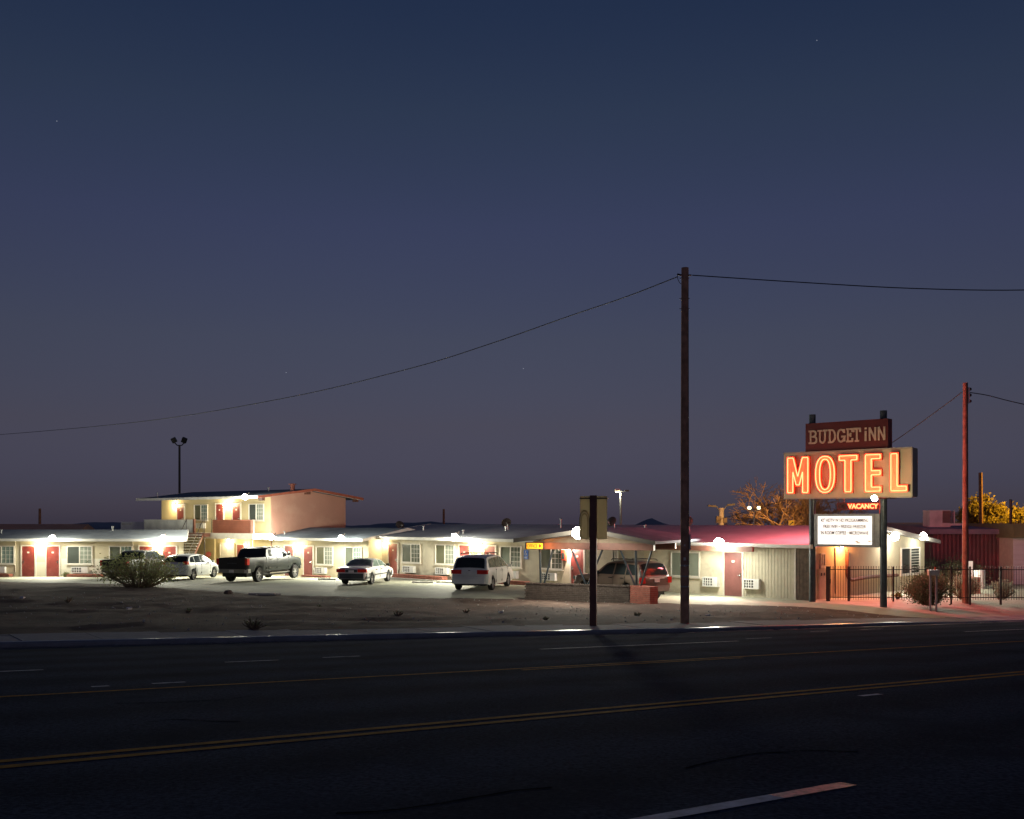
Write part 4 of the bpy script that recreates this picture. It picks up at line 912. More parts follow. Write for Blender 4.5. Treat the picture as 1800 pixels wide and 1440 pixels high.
def car(name, label, cat, pos, phi, sp, group=None):
    """x runs from the tail (0) to the nose (L), y left/right, z up; pos is the right rear wheel's ground point"""
    L, Wd = sp['L'], sp['W'] / 2; xr = sp['xr']; xf = xr + sp['wb']; r = sp['r']
    trk = Wd - .12
    # heading phi: degrees to the right of straight away from the camera; local +x -> (sin, cos)
    rz = math.pi / 2 - R(phi)
    ca, sa = math.cos(rz), math.sin(rz)
    ox, oy = xr, -trk
    px, py, pz = pos[0] - (ox * ca - oy * sa), pos[1] - (ox * sa + oy * ca), pos[2]
    t = thing(name, label, cat, (px, py, pz), rz, group)
    top, belt, sill = sp['top'], sp['belt'], sp['sill']; tum = sp.get('tum', .28); bed = sp.get('bed'); ra = r * sp.get('ar', 1.2)
    def wid(x):
        e = min(x, L - x); k = sp.get('round', .35)
        return Wd * (1 - .13 * max(0, 1 - e / k) ** 2.2) if e < k else Wd
    def zbot(x):
        z = sill + .10 * max(0, 1 - min(x, L - x) / .5)
        for c in (xr, xf):
            d = abs(x - c)
            if d < ra: z = max(z, r + math.sqrt(ra * ra - d * d))
        return z
    def zt(x): return sm(top, x)
    def zbl(x): return min(sm(belt, x), zt(x) - .01)
    def ys(x, z):
        b = zbl(x); w = wid(x) - .045
        return w - tum * max(0, z - b) - .10 * max(0, (z - b)) ** 2
    xs = sorted(set([round(L * i / 110, 4) for i in range(111)] + [p[0] for p in top if 0 <= p[0] <= L]))
    rows = []
    for x in xs:
        b, tp, zb = zbl(x), zt(x), zbot(x); w = wid(x)
        zb = min(zb, b - .05)
        if bed and bed[0] < x < bed[1]:
            half = [(w - .06, zb), (w, zb + .35 * (b - zb)), (w - .005, b - .12), (w - .03, b), (w - .11, b + .004), (w - .13, b - .42), (0, b - .42)]
        else:
            ze_ = max(b + .004, tp - .05 - .02 * (tp - b)); ye = ys(x, ze_)
            half = [(w - .06, zb), (w, zb + .35 * (b - zb)), (w - .008, b - .10), (w - .045, b), (ye, ze_), (ye * .72, tp - .012), (0, tp)]
        rows.append([(x, y, z) for y, z in half] + [(x, -y, z) for y, z in reversed(half[:-1])])
    b_ = MB().grid(rows); n = len(rows[0]); N = len(rows)
    b_.f.append(tuple(range(n))); b_.f.append(tuple((N - 1) * n + k for k in range(n)))
    body = b_.build('body', M[sp['paint']], t, True)
    MB().bb(.25, L - .25, -Wd + .22, Wd - .22, r * .75, min(sm(belt, .5), sm(belt, L - .6)) - .12).build('underbody', M['black'], t)
    off = .012
    def side(poly, m, nm='side_window'):
        for s in (-1, 1):
            vs = [(x, s * (ys(x, z) + off), z) for x, z in poly]
            MB().add(vs, [tuple(range(len(vs)))]).build(nm, M[m], t)
    for poly in sp['win']: side(poly, sp['glass'])
    def patch(x0, x1, m, nm, k0=.95, inset=.06):
        g = []
        for i in range(7):
            x = x0 + (x1 - x0) * i / 6; tp = zt(x); bl = zbl(x); ze_ = max(bl + .004, tp - .05 - .02 * (tp - bl)); ye = ys(x, ze_) - inset
            sl = (zt(min(x + .02, L)) - zt(max(0, x - .02))) / .04; nl = math.hypot(1, sl); dx, dz = -sl / nl * .02, 1 / nl * .02
            row = []
            for j in range(9):
                f = -1 + j / 4; y = ye * f; d = 0.038 * max(0, abs(f) - .72) / .28 + .012 * min(1, abs(f) / .72)
                row.append((x + dx, y, tp - d + dz))
            g.append(row)
        MB().grid(g).build(nm, M[m], t, True)
    patch(*sp['rearwin'], sp.get('rglass', sp['glass']), 'rear_window', inset=sp.get('rin', .07)); patch(*sp['windshield'], sp['glass'], 'windshield')
    for x in (xr, xf):
        for s in (-1, 1): wheel(t, x, s * trk, r, s)
    for x0, x1, z0, z1, y0, y1, m, nm in sp['boxes']:
        for s in ((-1, 1) if y0 > 0 else (1,)):
            if y0 > 0: MB().bb(x0, x1, s * y0, s * y1, z0, z1).build(nm, M[m], t)
            else: MB().bb(x0, x1, y0, y1, z0, z1).build(nm, M[m], t)
    for (x0, z0, z1, m) in sp.get('bump', []):      # wrap-round bumpers: tail and nose
        for endx, sg_ in ((0, 1), (L, -1)):
            pts = [(endx + sg_ * x0, Wd + .015), (endx + sg_ * .12, Wd - .035), (endx - sg_ * .02, Wd - .2), (endx - sg_ * .065, 0), (endx - sg_ * .02, -Wd + .2), (endx + sg_ * .12, -Wd + .035), (endx + sg_ * x0, -Wd - .015)]
            inn = [(endx + sg_ * x0, -Wd + .1), (endx + sg_ * .3, 0), (endx + sg_ * x0, Wd - .1)]
            MB().prism(pts + inn, 'z', z0, z1).build('bumper', M[m], t)
    for x, z in sp['mirror']:
        for s in (-1, 1): MB().box((x, s * (Wd + .10), z), (.12, .2, .14)).tube([(x, s * (Wd - .06), z - .06), (x, s * (Wd + .06), z - .03)], .025, 5).build('mirror', M[sp.get('mirm', 'black')], t)
    for x, z in sp.get('handles', []):
        for s in (-1, 1): MB().box((x, s * (Wd + .006), z), (.2, .035, .035)).build('door_handle', M[sp.get('hm', 'black')], t)
    for x in sp.get('seams', []):
        for s in (-1, 1): MB().bb(x - .008, x + .008, s * (Wd - .045), s * (Wd + .001), sill + .12, sm(belt, x) - .03).build('door_seam', M['black'], t)
    pz_ = sp['plate']; MB().box((-.02 + pz_[1], 0, pz_[0]), (.02, .30, .15)).build('license_plate', M['plate'], t)
    if sp.get('rack'):
        x0, x1, yy, zz = sp['rack']
        for s in (-1, 1): MB().tube([(x0, s * yy, zz - .06), (x0 + .08, s * yy, zz), (x1 - .08, s * yy, zz), (x1, s * yy, zz - .06)], .022, 6).build('roof_rail', M['steel_dark'], t)
        for x in (x0 + .25, x1 - .25): MB().tube([(x, -yy, zz), (x, yy, zz)], .018, 6).build('roof_bar', M['steel_dark'], t)
    return t, Wd
SEDAN = dict(L=4.7, W=1.72, xr=1.02, wb=2.72, r=.31, sill=.24, paint='paint_white', glass='glass_green', tum=.42,
    top=[(0, .82), (.04, .93), (.12, .97), (.95, 1.0), (1.08, 1.02), (1.35, 1.20), (1.62, 1.33), (1.85, 1.37), (2.3, 1.385), (2.7, 1.36), (2.95, 1.28), (3.2, 1.13), (3.45, .985), (3.6, .95), (4.2, .86), (4.58, .74), (4.7, .6)],
    belt=[(0, .80), (.1, .90), (1.0, .94), (3.45, .91), (4.5, .70), (4.7, .56)],
    win=[[(1.22, .985), (1.58, 1.27), (2.18, 1.33), (2.2, .97)], [(2.27, .97), (2.26, 1.33), (2.62, 1.31), (2.92, 1.20), (3.24, .965)]],
    rearwin=(1.12, 1.64), windshield=(2.93, 3.40),
    boxes=[(-.025, .12, .70, .88, .36, .845, 'tail', 'tail_light'), (-.02, .05, .70, .86, -.34, .34, 'bumper_grey', 'trunk_panel'), (4.5, 4.72, .58, .70, .42, .76, 'chrome', 'headlight'), (1.4, 3.35, .50, .56, .845, .872, 'bumper_grey', 'side_moulding')],
    bump=[(.62, .36, .64, 'bumper_grey')], mirror=[(3.2, 1.0)], handles=[(1.6, .80), (2.45, .80)], seams=[2.22, 3.3], plate=(.74, -.015), rin=.10)
HATCH = dict(L=4.35, W=1.77, xr=.86, wb=2.6, r=.31, sill=.24, paint='paint_white', glass='glass_car', tum=.30,
    top=[(0, .88), (.04, .98), (.10, 1.04), (.25, 1.20), (.48, 1.42), (.75, 1.51), (1.2, 1.55), (1.9, 1.55), (2.3, 1.50), (2.6, 1.40), (3.0, 1.19), (3.3, 1.04), (3.45, 1.0), (3.9, .90), (4.22, .76), (4.35, .58)],
    belt=[(0, .86), (.1, .98), (1.0, 1.0), (3.2, .96), (4.1, .78), (4.35, .54)],
    win=[[(.42, 1.08), (.62, 1.37), (.95, 1.42), (.98, 1.05)], [(1.05, 1.04), (1.03, 1.43), (1.72, 1.47), (1.75, 1.02)], [(1.83, 1.02), (1.80, 1.47), (2.25, 1.44), (2.55, 1.33), (3.05, 1.01)]],
    rearwin=(.14, .52), windshield=(2.55, 3.24),
    boxes=[(.0, .24, .95, 1.14, .60, .86, 'tail', 'tail_light'), (4.0, 4.3, .66, .80, .50, .80, 'chrome', 'headlight')],
    bump=[(.5, .36, .58, 'paint_white')], mirror=[(2.95, 1.04)], mirm='paint_white', handles=[(1.3, .90), (2.1, .88)], hm='paint_white', seams=[1.02, 1.78, 2.9], plate=(.78, -.0))
VAN = dict(L=5.1, W=1.95, xr=1.0, wb=3.0, r=.34, sill=.27, paint='paint_silver', glass='glass_room', rglass='glass_car', tum=.26,
    top=[(0, .90), (.03, 1.02), (.07, 1.10), (.18, 1.34), (.36, 1.62), (.6, 1.70), (1.2, 1.745), (2.2, 1.75), (2.8, 1.71), (3.15, 1.61), (3.6, 1.38), (4.05, 1.14), (4.25, 1.07), (4.7, .96), (4.98, .80), (5.1, .6)],
    belt=[(0, .88), (.08, 1.04), (1.2, 1.07), (4.0, 1.02), (4.8, .84), (5.1, .56)],
    win=[[(.45, 1.15), (.62, 1.53), (1.45, 1.60), (1.47, 1.12)], [(1.54, 1.12), (1.52, 1.60), (2.52, 1.62), (2.56, 1.10)], [(2.65, 1.10), (2.61, 1.61), (2.95, 1.58), (3.3, 1.44), (3.85, 1.10)]],
    rearwin=(.09, .36), windshield=(3.15, 3.98),
    boxes=[(-.012, .24, .84, 1.04, .40, .93, 'tail', 'tail_light'), (4.72, 5.02, .68, .84, .52, .88, 'chrome', 'headlight'), (-.012, .03, .74, .745, -.62, .62, 'bumper_grey', 'tailgate_seam'), (-.02, .02, 1.00, 1.03, -.06, .06, 'chrome', 'badge')],
    bump=[(.55, .36, .62, 'paint_silver')], mirror=[(3.75, 1.12)], mirm='paint_silver', handles=[(2.35, .94), (2.75, .94)], hm='paint_silver', seams=[1.5, 2.6, 3.75], plate=(.90, -.01), rack=(.8, 2.7, .68, 1.82), rin=.09)
JEEP = dict(L=4.6, W=1.83, xr=.98, wb=2.69, r=.36, sill=.34, paint='paint_beige', glass='glass_car', tum=.24,
    top=[(0, .98), (.02, 1.04), (.05, 1.12), (.16, 1.40), (.30, 1.62), (.55, 1.69), (1.2, 1.72), (2.0, 1.71), (2.35, 1.65), (2.6, 1.48), (2.98, 1.18), (3.1, 1.14), (4.2, 1.05), (4.5, .92), (4.6, .66)],
    belt=[(0, .95), (.05, 1.06), (1.0, 1.09), (3.0, 1.06), (4.3, .96), (4.6, .62)],
    win=[[(.32, 1.14), (.45, 1.55), (.98, 1.59), (1.0, 1.13)], [(1.07, 1.13), (1.06, 1.59), (1.72, 1.60), (1.75, 1.12)], [(1.83, 1.12), (1.80, 1.60), (2.15, 1.58), (2.38, 1.48), (2.8, 1.11)]],
    rearwin=(.06, .30), windshield=(2.40, 2.94),
    boxes=[(-.012, .14, .78, 1.05, .66, .885, 'tail', 'tail_light'), (4.4, 4.62, .78, .93, .50, .82, 'chrome', 'headlight'), (-.03, .03, .97, 1.00, -.42, .42, 'trim', 'tailgate_strip'), (-.035, .0, .80, .84, -.10, .10, 'black', 'tailgate_handle')],
    bump=[(.55, .44, .68, 'bumper_beige')], mirror=[(2.75, 1.18)], handles=[(1.2, .98), (1.95, .98)], seams=[1.03, 1.78, 2.75], plate=(.90, -.008), rack=(.6, 2.2, .62, 1.78), rin=.08)
M['bumper_beige'] = mat('bumper_beige', (.22, .20, .17), .5)
def truck(paintm, **kw):
    d = dict(L=6.2, W=2.03, xr=1.25, wb=4.06, r=.42, ar=1.22, sill=.60, paint=paintm, glass='glass_car', tum=.20, bed=(.07, 1.98), round=.2,
    top=[(0, 1.30), (.02, 1.42), (1.99, 1.42), (2.03, 1.46), (2.10, 1.70), (2.2, 1.90), (2.4, 1.965), (3.2, 1.985), (3.9, 1.96), (4.1, 1.88), (4.4, 1.68), (4.72, 1.46), (4.85, 1.43), (5.6, 1.37), (6.05, 1.27), (6.2, .95)],
    belt=[(0, 1.25), (.03, 1.415), (2.0, 1.42), (4.8, 1.38), (5.9, 1.20), (6.2, .9)],
    win=[[(2.38, 1.46), (2.42, 1.83), (3.12, 1.87), (3.15, 1.45)], [(3.25, 1.45), (3.22, 1.87), (3.85, 1.85), (4.1, 1.75), (4.45, 1.43)]],
    rearwin=(2.05, 2.19), windshield=(4.10, 4.68),
    boxes=[(-.02, .22, 1.02, 1.38, .86, 1.012, 'tail', 'tail_light'), (-.012, .02, .80, 1.40, -.84, .84, 'tailgate_black', 'tailgate'), (-.028, -.012, 1.08, 1.13, -.3, .3, 'bumper_grey', 'tailgate_badge'), (5.95, 6.22, 1.0, 1.2, .6, .95, 'chrome', 'headlight'), (2.3, 4.5, .44, .50, .90, 1.08, 'chrome', 'running_board'), (-.1, .3, .42, .52, -.12, .12, 'black', 'tow_hitch')],
    bump=[(.30, .56, .78, 'bumper_chrome')], mirror=[(4.35, 1.52)], handles=[(2.55, 1.28), (3.4, 1.28)], hm='chrome', seams=[2.02, 2.3, 3.2, 4.5], plate=(.66, -.05), rin=.12); d.update(kw); return d
M['tailgate_black'] = mat('tailgate_black', (.012, .012, .014), .55); M['bumper_chrome'] = mat('bumper_chrome', (.30, .30, .28), .3, .1, 3, metal=.7)
def gpos(u, v):                            # ground point seen at a pixel, on the lot
    D = 55
    for _ in range(12): D = F * (CZ - zlot(D) - .012) / (v - VH)
    return ((u - CU) / F * D, D, zlot(D) + .012)
car('sedan', 'white four door sedan with dark bumper and red tail lights', 'car', gpos(652, 1027.5), 12, SEDAN)
car('minivan', 'silver minivan parked nose in with red tail lights', 'minivan', gpos(864, 1037.5), 14.5, VAN)
car('hatchback', 'white hatchback parked beside the stair', 'car', gpos(338.7, 1019.3), 11, HATCH)
car('pickup_truck', 'large dark grey crew cab pickup with black tailgate', 'pickup truck', gpos(453, 1023), 18, truck('paint_grey'))
s = gpos(240, 1018.5); t, _ = car('pickup_truck', 'dark pickup half hidden behind the desert bush', 'pickup truck', s, 12, truck('paint_dark', L=5.3, wb=3.25, W=1.85, xr=1.15, r=.36, sill=.48,
    top=[(0, 1.12), (.02, 1.24), (1.79, 1.24), (1.83, 1.28), (1.9, 1.48), (2.0, 1.66), (2.2, 1.73), (3.0, 1.75), (3.4, 1.70), (3.7, 1.5), (4.05, 1.26), (4.2, 1.23), (4.9, 1.15), (5.2, 1.02), (5.3, .8)],
    belt=[(0, 1.08), (.03, 1.235), (1.8, 1.24), (4.1, 1.2), (5.1, 1.0), (5.3, .76)], bed=(.07, 1.78),
    win=[[(2.15, 1.28), (2.2, 1.62), (2.85, 1.65), (2.88, 1.27)], [(2.95, 1.27), (2.93, 1.65), (3.3, 1.6), (3.8, 1.25)]], rearwin=(1.85, 1.99), windshield=(3.4, 4.02),
    boxes=[(-.02, .2, .86, 1.2, .78, .922, 'tail', 'tail_light'), (-.012, .02, .68, 1.22, -.76, .76, 'tailgate_black', 'tailgate'), (5.05, 5.32, .85, 1.0, .5, .85, 'chrome', 'headlight')],
    mirror=[(3.75, 1.3)], handles=[(2.3, 1.1), (3.1, 1.1)], seams=[1.82, 2.1, 2.9, 3.95], bump=[(.3, .46, .66, 'bumper_chrome')], plate=(.56, -.05)))
car('suv', 'beige off-road wagon parked under the canopy behind the brick wall', 'car', (6.24, 44.95, .012), -36, JEEP)

# ------------------------------------------------------------------ fence, shed and things on the right
FN = Fr((PZ(1455, 1056.5, .02).x, PZ(1455, 1056.5, .02).y, .02), 1.5)
fn = thing('iron_fence', 'black iron picket fence running from the sign posts to the right edge', 'fence', FN.o, -FN.th)
f1 = FN.s(1830); zt = FN.z(1600, 1000)
pm = MB().tube([(0, 0, .06), (0, 0, zt + .06)], .0095, 5).lathe([(.0095, zt + .06), (.02, zt + .075), (.001, zt + .125)], 5).mesh('picket', M['iron'])
s = .12
while s < f1: link('picket', pm, fn, (s, 0, 0)); s += .108
for z in (.16, zt - .03): MB().bb(0, f1, -.018, .018, z - .018, z + .018).build('rail', M['iron'], fn)
for u, w in ((1455.5, .07), (1492, .045), (1570, .03), (1672, .03), (1705, .035), (1759, .035), (1812, .035)): MB().bb(FN.s(u) - w, FN.s(u) + w, -w, w, -.15, zt + .1).build('post', M['iron'], fn)
MB().box((FN.s(1458), -.09, .85), (.06, .03, .2)).build('gate_latch', M['iron'], fn)
# mailbox-like box on two posts
p = PZ(1640.5, 1067, .0); t = thing('mailbox', 'grey box on two thin posts in front of the fence', 'mailbox', (p.x, p.y, gz(p.x, p.y) - .02), R(-8))
k = p.y / F; zz = p.z - t.location.z
h0, h1 = CZ - (1011.5 - VH) * k - t.location.z, CZ - (1003 - VH) * k - t.location.z
for s in (-5, 5): MB().bb(s * k - .035, s * k + .035, -.035, .035, -.1, h0).build('post', M['galv'], t)
MB().bb(-8.5 * k, 8.5 * k, -.16, .16, h0, h1).bb(-9 * k, 9 * k, -.18, .18, h1 - .01, h1 + .03).build('box', M['galv'], t)
MB().box((3 * k, 0, h1 + .08), (.04, .04, .12)).build('flag', M['sign_red'], t)
# dark red corrugated shed
SH = Fr((PD(1640, 1000, 58).x, 58, -.15), 4)
sh = thing('metal_shed', 'dark red corrugated metal shed behind the fence on the right', 'shed', SH.o, -SH.th)
w = SH.s(1781); z0, z1 = -.4, SH.z(1720, 938)
b = MB(); n = int(w / .11); L0, L1 = [], []
for i in range(n + 1):
    x = w * i / n; y = -.02 if i % 2 else .015; L0.append((x, y, z0)); L1.append((x, y, z1))
b.grid([L0, L1]); M['shed_red'] = mat('shed_red', (.13, .045, .05), .6, .2, 1.5, stain=(.09, .05, .05), sscale=.6)
b.bb(0, w, .03, 8, z0, z1).build('wall', M['shed_red'], sh)
zr0 = SH.z(1720, 930.5)
M['roof_purple'] = mat('roof_purple', (.22, .19, .23), .7, .15, 1.5)
MB().prism([(-.35, z1 - .03), (-.35, zr0 + .02), (8.2, zr0 + .35), (8.2, z1)], 'x', -.3, w + .15).build('roof', M['roof_purple'], sh)
MB().bb(SH.s(1655), SH.s(1693), 2.0, 3.2, zr0 + .1, SH.z(1675, 897, 2.0)).build('cooler', M['parapet_grey'], sh)
cz0, cz1 = zr0 + .1, SH.z(1675, 897, 2.0)
MB().bb(SH.s(1655, 2.0), SH.s(1694, 2.0), 1.93, 2.0, cz0 + .1, cz0 + .22).bb(SH.s(1676, 2.0), SH.s(1678, 2.0), 1.95, 2.0, cz0 + .22, cz1).build('cooler_frame', M['trim'], sh)
for i in range(14):
    x = SH.s(1657 + i * 1.4, 2.0); MB().bb(x, x + .02, 1.97, 2.0, cz0 + .25, cz1 - .05).build('cooler_louvre', M['brown'], sh)
MB().tube([(SH.s(1775), -.12, z0), (SH.s(1775), -.12, SH.z(1775, 878))], .08, 8).build('flue', M['steel_dark'], sh)
MB().tube([(SH.s(1760, 2), 2, zr0 + .1), (SH.s(1760, 2), 2, zr0 + .35)], .04, 6).build('vent_pipe', M['galv'], sh)
gb = Fr((PD(1781, 1000, 56).x, 56, -.2), 2)
t = thing('white_building', 'pale sided building with olive fascia cut off by the right edge', 'building', gb.o, -gb.th)
M['olive'] = mat('olive', (.16, .17, .08), .7)
MB().bb(0, 7, 0, 6, -.4, gb.z(1790, 946)).build('wall', M['siding'], t); MB().bb(-.15, 7.2, -.4, 6.4, gb.z(1790, 946) + .003, gb.z(1790, 921)).build('fascia', M['olive'], t)
for i in range(11): zz = -.1 + i * .27; MB().prism([(-.03, zz), (-.012, zz + .26), (0, zz + .26), (0, zz)], 'x', 0, 6.9).build('siding_board', M['white_metal'], t)
t = thing('condenser', 'tan air conditioning box behind the iron fence', 'air conditioner', PD(1714, 1044, 48.5), 0); t.location.z = 0
MB().bb(-.25, .25, 0, .5, -.05, 3.5 - (1015 - VH) * 48.5 / F).build('case', M['salmon_and_neon_pink'], t)
for i in range(6): MB().bb(-.2, .2, -.012, -.002, .12 + i * .1, .17 + i * .1).build('louvre', M['brown'], t)
p = PD(1729, 1004, 52); t = thing('white_drum', 'pale standing panel and drum between the fence and the dark shed', 'drum', (p.x - .2, 52, -.05))
MB().lathe([(.26, 0), (.27, .3), (.26, .6), (.27, .9), (.26, 1.0)], 16).build('drum', M['white_metal'], t, True); MB().bb(-.7, -.3, .1, .2, 0, 1.45).build('panel', M['white_metal'], t)
p = PZ(1720, 1051, .0)
M['gravel'] = mat('gravel', (.42, .38, .30), .95, .25, 14, .8, 30)
mb = MB(); us = [1655 + 8 * i for i in range(28)]
mb.grid([[(lambda q_: (q_.x, q_.y, zpave(q_.x, q_.y) + .03))(PZ(u, v, .0)) for u in us] for v in (1048, 1052, 1056, 1061)]); struct(mb.build('gravel_bed', M['gravel']))
# amber street lamp just outside the frame: it lights the trees and the bare pole behind the shed
p = PD(1726, 890, 72); tag(MB().tube([(p.x, 72, -1), (p.x - .1, 72, CZ + (VH - 831) * 72 / F)], [.15, .13], 10).build('bare_pole', M['trunk']), 'bare amber lit pole rising behind the golden trees', 'pole')
p = PD(1895, 850, 70); t = thing('street_lamp', 'amber street lamp on a tall pole just beyond the right edge', 'street lamp', (p.x, p.y, -.6))
MB().tube([(0, 0, 0), (0, 0, p.z + .5), (-.5, .2, p.z + .9), (-1.2, .5, p.z + 1.0)], [.1, .07, .05, .05], 10).build('pole', M['galv'], t, True)
MB().box((-1.45, .6, p.z + .98), (.6, .28, .16), rz=R(-22)).build('lamp_head', M['galv'], t); MB().lathe([(.001, -.1), (.1, -.06), (.13, 0)], 12, c=(-1.45, .6, p.z + .88)).build('lens', M['lens_sodium'], t)
light(t, (-1.45, .6, p.z + .6), 4200, (1, .46, .035), 'SPOT', .15, 160, .5, aim=(-.8, .6, -.05))

# ------------------------------------------------------------------ plants
def leafy(b, centers, n, rad, size, rng, flat=1.0):
    for _ in range(n):
        c = rng.choice(centers); d = Vector((rng.gauss(0, 1), rng.gauss(0, 1), rng.gauss(0, flat))) * rad
        p = Vector(c) + d; a = Vector((rng.gauss(0, 1), rng.gauss(0, 1), rng.gauss(0, 1))).normalized(); e = a.cross(Vector((rng.gauss(0, 1), rng.gauss(0, 1), .3))).normalized()
        s = size * rng.uniform(.6, 1.4); b.add([p - a * s, p + e * s * .45, p + a * s, p - e * s * .45], [(0, 1, 2, 3)])
def shrub(name, label, loc, rx, ry, h, nst, nleaf, lm, sm_, seed, cat='bush', lsize=.06, spread=1.0, clump=.16):
    rng = random.Random(seed); t = thing(name, label, cat, loc); st = MB(); lf = MB(); tips = []
    for i in range(nst):
        a = rng.uniform(0, 2 * math.pi); rr = math.sqrt(rng.uniform(.02, 1)); hh = h * (1 - .55 * rr ** 2) * rng.uniform(.75, 1.05)
        e = Vector((rx * rr * math.cos(a) * spread, ry * rr * math.sin(a) * spread, hh)); p0 = Vector((e.x * .25, e.y * .25, 0)); m_ = p0.lerp(e, .5) + Vector((e.x * .08, e.y * .08, h * .04))
        st.tube([p0, m_, e], [.018, .012, .005], 4, False)
        for f in (.35, .5, .65, .8, .92, 1.0):
            q_ = p0.lerp(m_, f * 2) if f < .5 else m_.lerp(e, f * 2 - 1); tips.append(q_)
            if rng.random() < .6:
                e2 = q_ + Vector((rng.gauss(0, .16), rng.gauss(0, .16), rng.uniform(.05, .25))) * (h / 1.5); st.tube([q_, e2], [.007, .003], 3, False); tips += [q_.lerp(e2, .6), e2]
    leafy(lf, tips, nleaf, clump * h / 1.6, lsize, rng)
    st.build('stems', M[sm_], t); lf.build('leaves', M[lm], t, 'raw'); return t
p = PZ(246, 1030, .05); sb = p
shrub('desert_bush', 'large wispy desert bush in front of the parked dark pickup', (p.x, p.y, gz(p.x, p.y) - .03), 2.35, 1.5, 1.8, 150, 3600, 'leaf_creosote', 'twig', 3, lsize=.055, clump=.20)
p = PZ(1640, 1063.5, .02); shrub('hedge_bush', 'dense dark bush in front of the fence beside the mailbox', (p.x - .05, p.y + .25, -.02), .98, .65, 1.36, 70, 6500, 'leaf_dark', 'twig', 5, lsize=.045, clump=.15)
p = PZ(1706, 1055, .02); shrub('pale_shrub', 'pale leafed shrub behind the fence beside the reddish pole', (p.x, p.y + .6, 0), .75, .5, 1.15, 45, 1800, 'leaf_pale', 'twig', 8, lsize=.045)
p = PZ(1772, 1055, .02); shrub('pale_shrub', 'small pale shrub on the gravel at the right edge', (p.x, p.y + .7, 0), .6, .5, .85, 40, 1100, 'leaf_pale', 'twig', 9, lsize=.04)
p = PZ(1587, 1055, .02); shrub('green_plant', 'small bright green plant at the fence beside the dark bush', (p.x, p.y + .6, 0), .16, .16, .38, 14, 160, 'leaf_green', 'twig', 10, 'plant', lsize=.05)
p = PD(1680, 1010, 53); shrub('dark_shrub', 'dark shrub along the foot of the red shed', (p.x, 54, 0), 2.4, .8, 1.5, 50, 2600, 'leaf_dark', 'twig', 12, lsize=.06)
p = PZ(445, 1103, .9); shrub('weed', 'dry weeds in the crack at the back of the pavement', (p.x, p.y, gz(p.x, p.y)), .32, .12, .26, 26, 120, 'leaf_dark', 'twig', 13, 'weed', lsize=.02)
p = LW.w(LW.s(120.5), -.45, 0); shrub('potted_plant', 'small leafy plant by the wall left of the brick planter', (p.x, p.y, p.z), .22, .2, .38, 16, 160, 'leaf_creosote', 'twig', 14, 'plant', lsize=.06)
def bare_tree(label, loc, h, spread, seed, depth=5, leafm=None):
    rng = random.Random(seed); t = thing('bare_tree', label, 'tree', loc, 0, 'bare trees behind the right wing'); tr = MB(); cr = MB()
    def grow(p, d, L, r, k):
        b = tr if k >= depth - 1 else cr
        e = p + d * L; m_ = p.lerp(e, .5) + Vector((rng.gauss(0, .06), rng.gauss(0, .06), rng.gauss(0, .04))) * L
        r = max(r, .017); b.tube([p, m_, e], [r, r * .85, max(.015, r * .65)], 5 if k > 2 else 3, False)
        if k == 0: return
        for _ in range(rng.choice((2, 3, 3) if k > 1 else (3, 4, 4))):
            nd = (d + Vector((rng.gauss(0, .5) * spread, rng.gauss(0, .5) * spread, rng.gauss(.05, .3)))).normalized(); grow(p.lerp(e, rng.uniform(.55, 1)), nd, L * rng.uniform(.62, .85), r * .62, k - 1)
    grow(Vector((0, 0, 0)), Vector((rng.gauss(0, .08), 0, 1)).normalized(), h * .30, h * .018, depth)
    tr.build('trunk', M['trunk'], t, True); cr.build('crown', M['twig'], t, 'raw'); return t
for u, D, h, sd, lab in ((1345, 80, 7.2, 21, 'leftmost bare orange lit tree behind the twin street lamps'), (1372, 77, 7.8, 22, 'bare tree left of the yellow warning sign'), (1400, 82, 7.8, 23, 'bare tree just behind the yellow warning sign'),
                         (1448, 78, 7.6, 24, 'bare tree between the two motel sign posts'), (1310, 84, 5.8, 25, 'low bare brush right of the thick lamp pole'), (1425, 76, 7.0, 26, 'bare tree behind the left motel sign post'), (1462, 80, 6.4, 27, 'rightmost bare tree between the motel sign posts'), (1358, 84, 6.2, 28, 'low bare tree right of the twin street lamps'), (1388, 79, 6.6, 29, 'bare tree rising left of the sign cabinet')):
    p = PD(u, 930, D); bare_tree(lab, (p.x, D, -1.0), h * 1.2, 1.0, sd, 6)
def conifer(label, u, D, h, w, seed, n=5200):
    p = PD(u, 930, D); rng = random.Random(seed); t = thing('evergreen_tree', label, 'tree', (p.x, D, -.8), 0, 'golden lit evergreens behind the shed')
    MB().tube([(0, 0, 0), (0, 0, h * .9)], [.16, .05], 7).build('trunk', M['trunk'], t)
    cs = []; lim = MB()
    for i in range(46):
        a = rng.uniform(0, 6.283); z = h * rng.uniform(.12, .98); rr = w * (1 - .35 * (z / h) ** 2.5) * math.sqrt(rng.uniform(.1, 1)) * (1 if z < h * .85 else .55)
        cs.append(Vector((rr * math.cos(a), rr * math.sin(a), z))); lim.tube([(0, 0, z * .8), cs[-1]], [.03, .01], 3, False)
    lim.build('limbs', M['trunk'], t); lf = MB(); leafy(lf, cs, n, .22, .12, rng); lf.build('crown', M['leaf_tree'], t, 'raw')
conifer('large golden lit evergreen right of the reddish pole', 1722, 74, 5.9, 1.5, 31, 7000)
conifer('darker evergreen between the golden tree and the shed flue', 1752, 73, 5.3, 1.2, 32, 4800)
conifer('golden evergreen cut by the right edge of the picture', 1790, 75, 5.0, 1.4, 33, 4800)
conifer('small golden evergreen left of the reddish pole', 1700, 77, 5.2, 1.0, 34, 3200)
M['star'] = glow('star', (.8, .85, 1), .45)
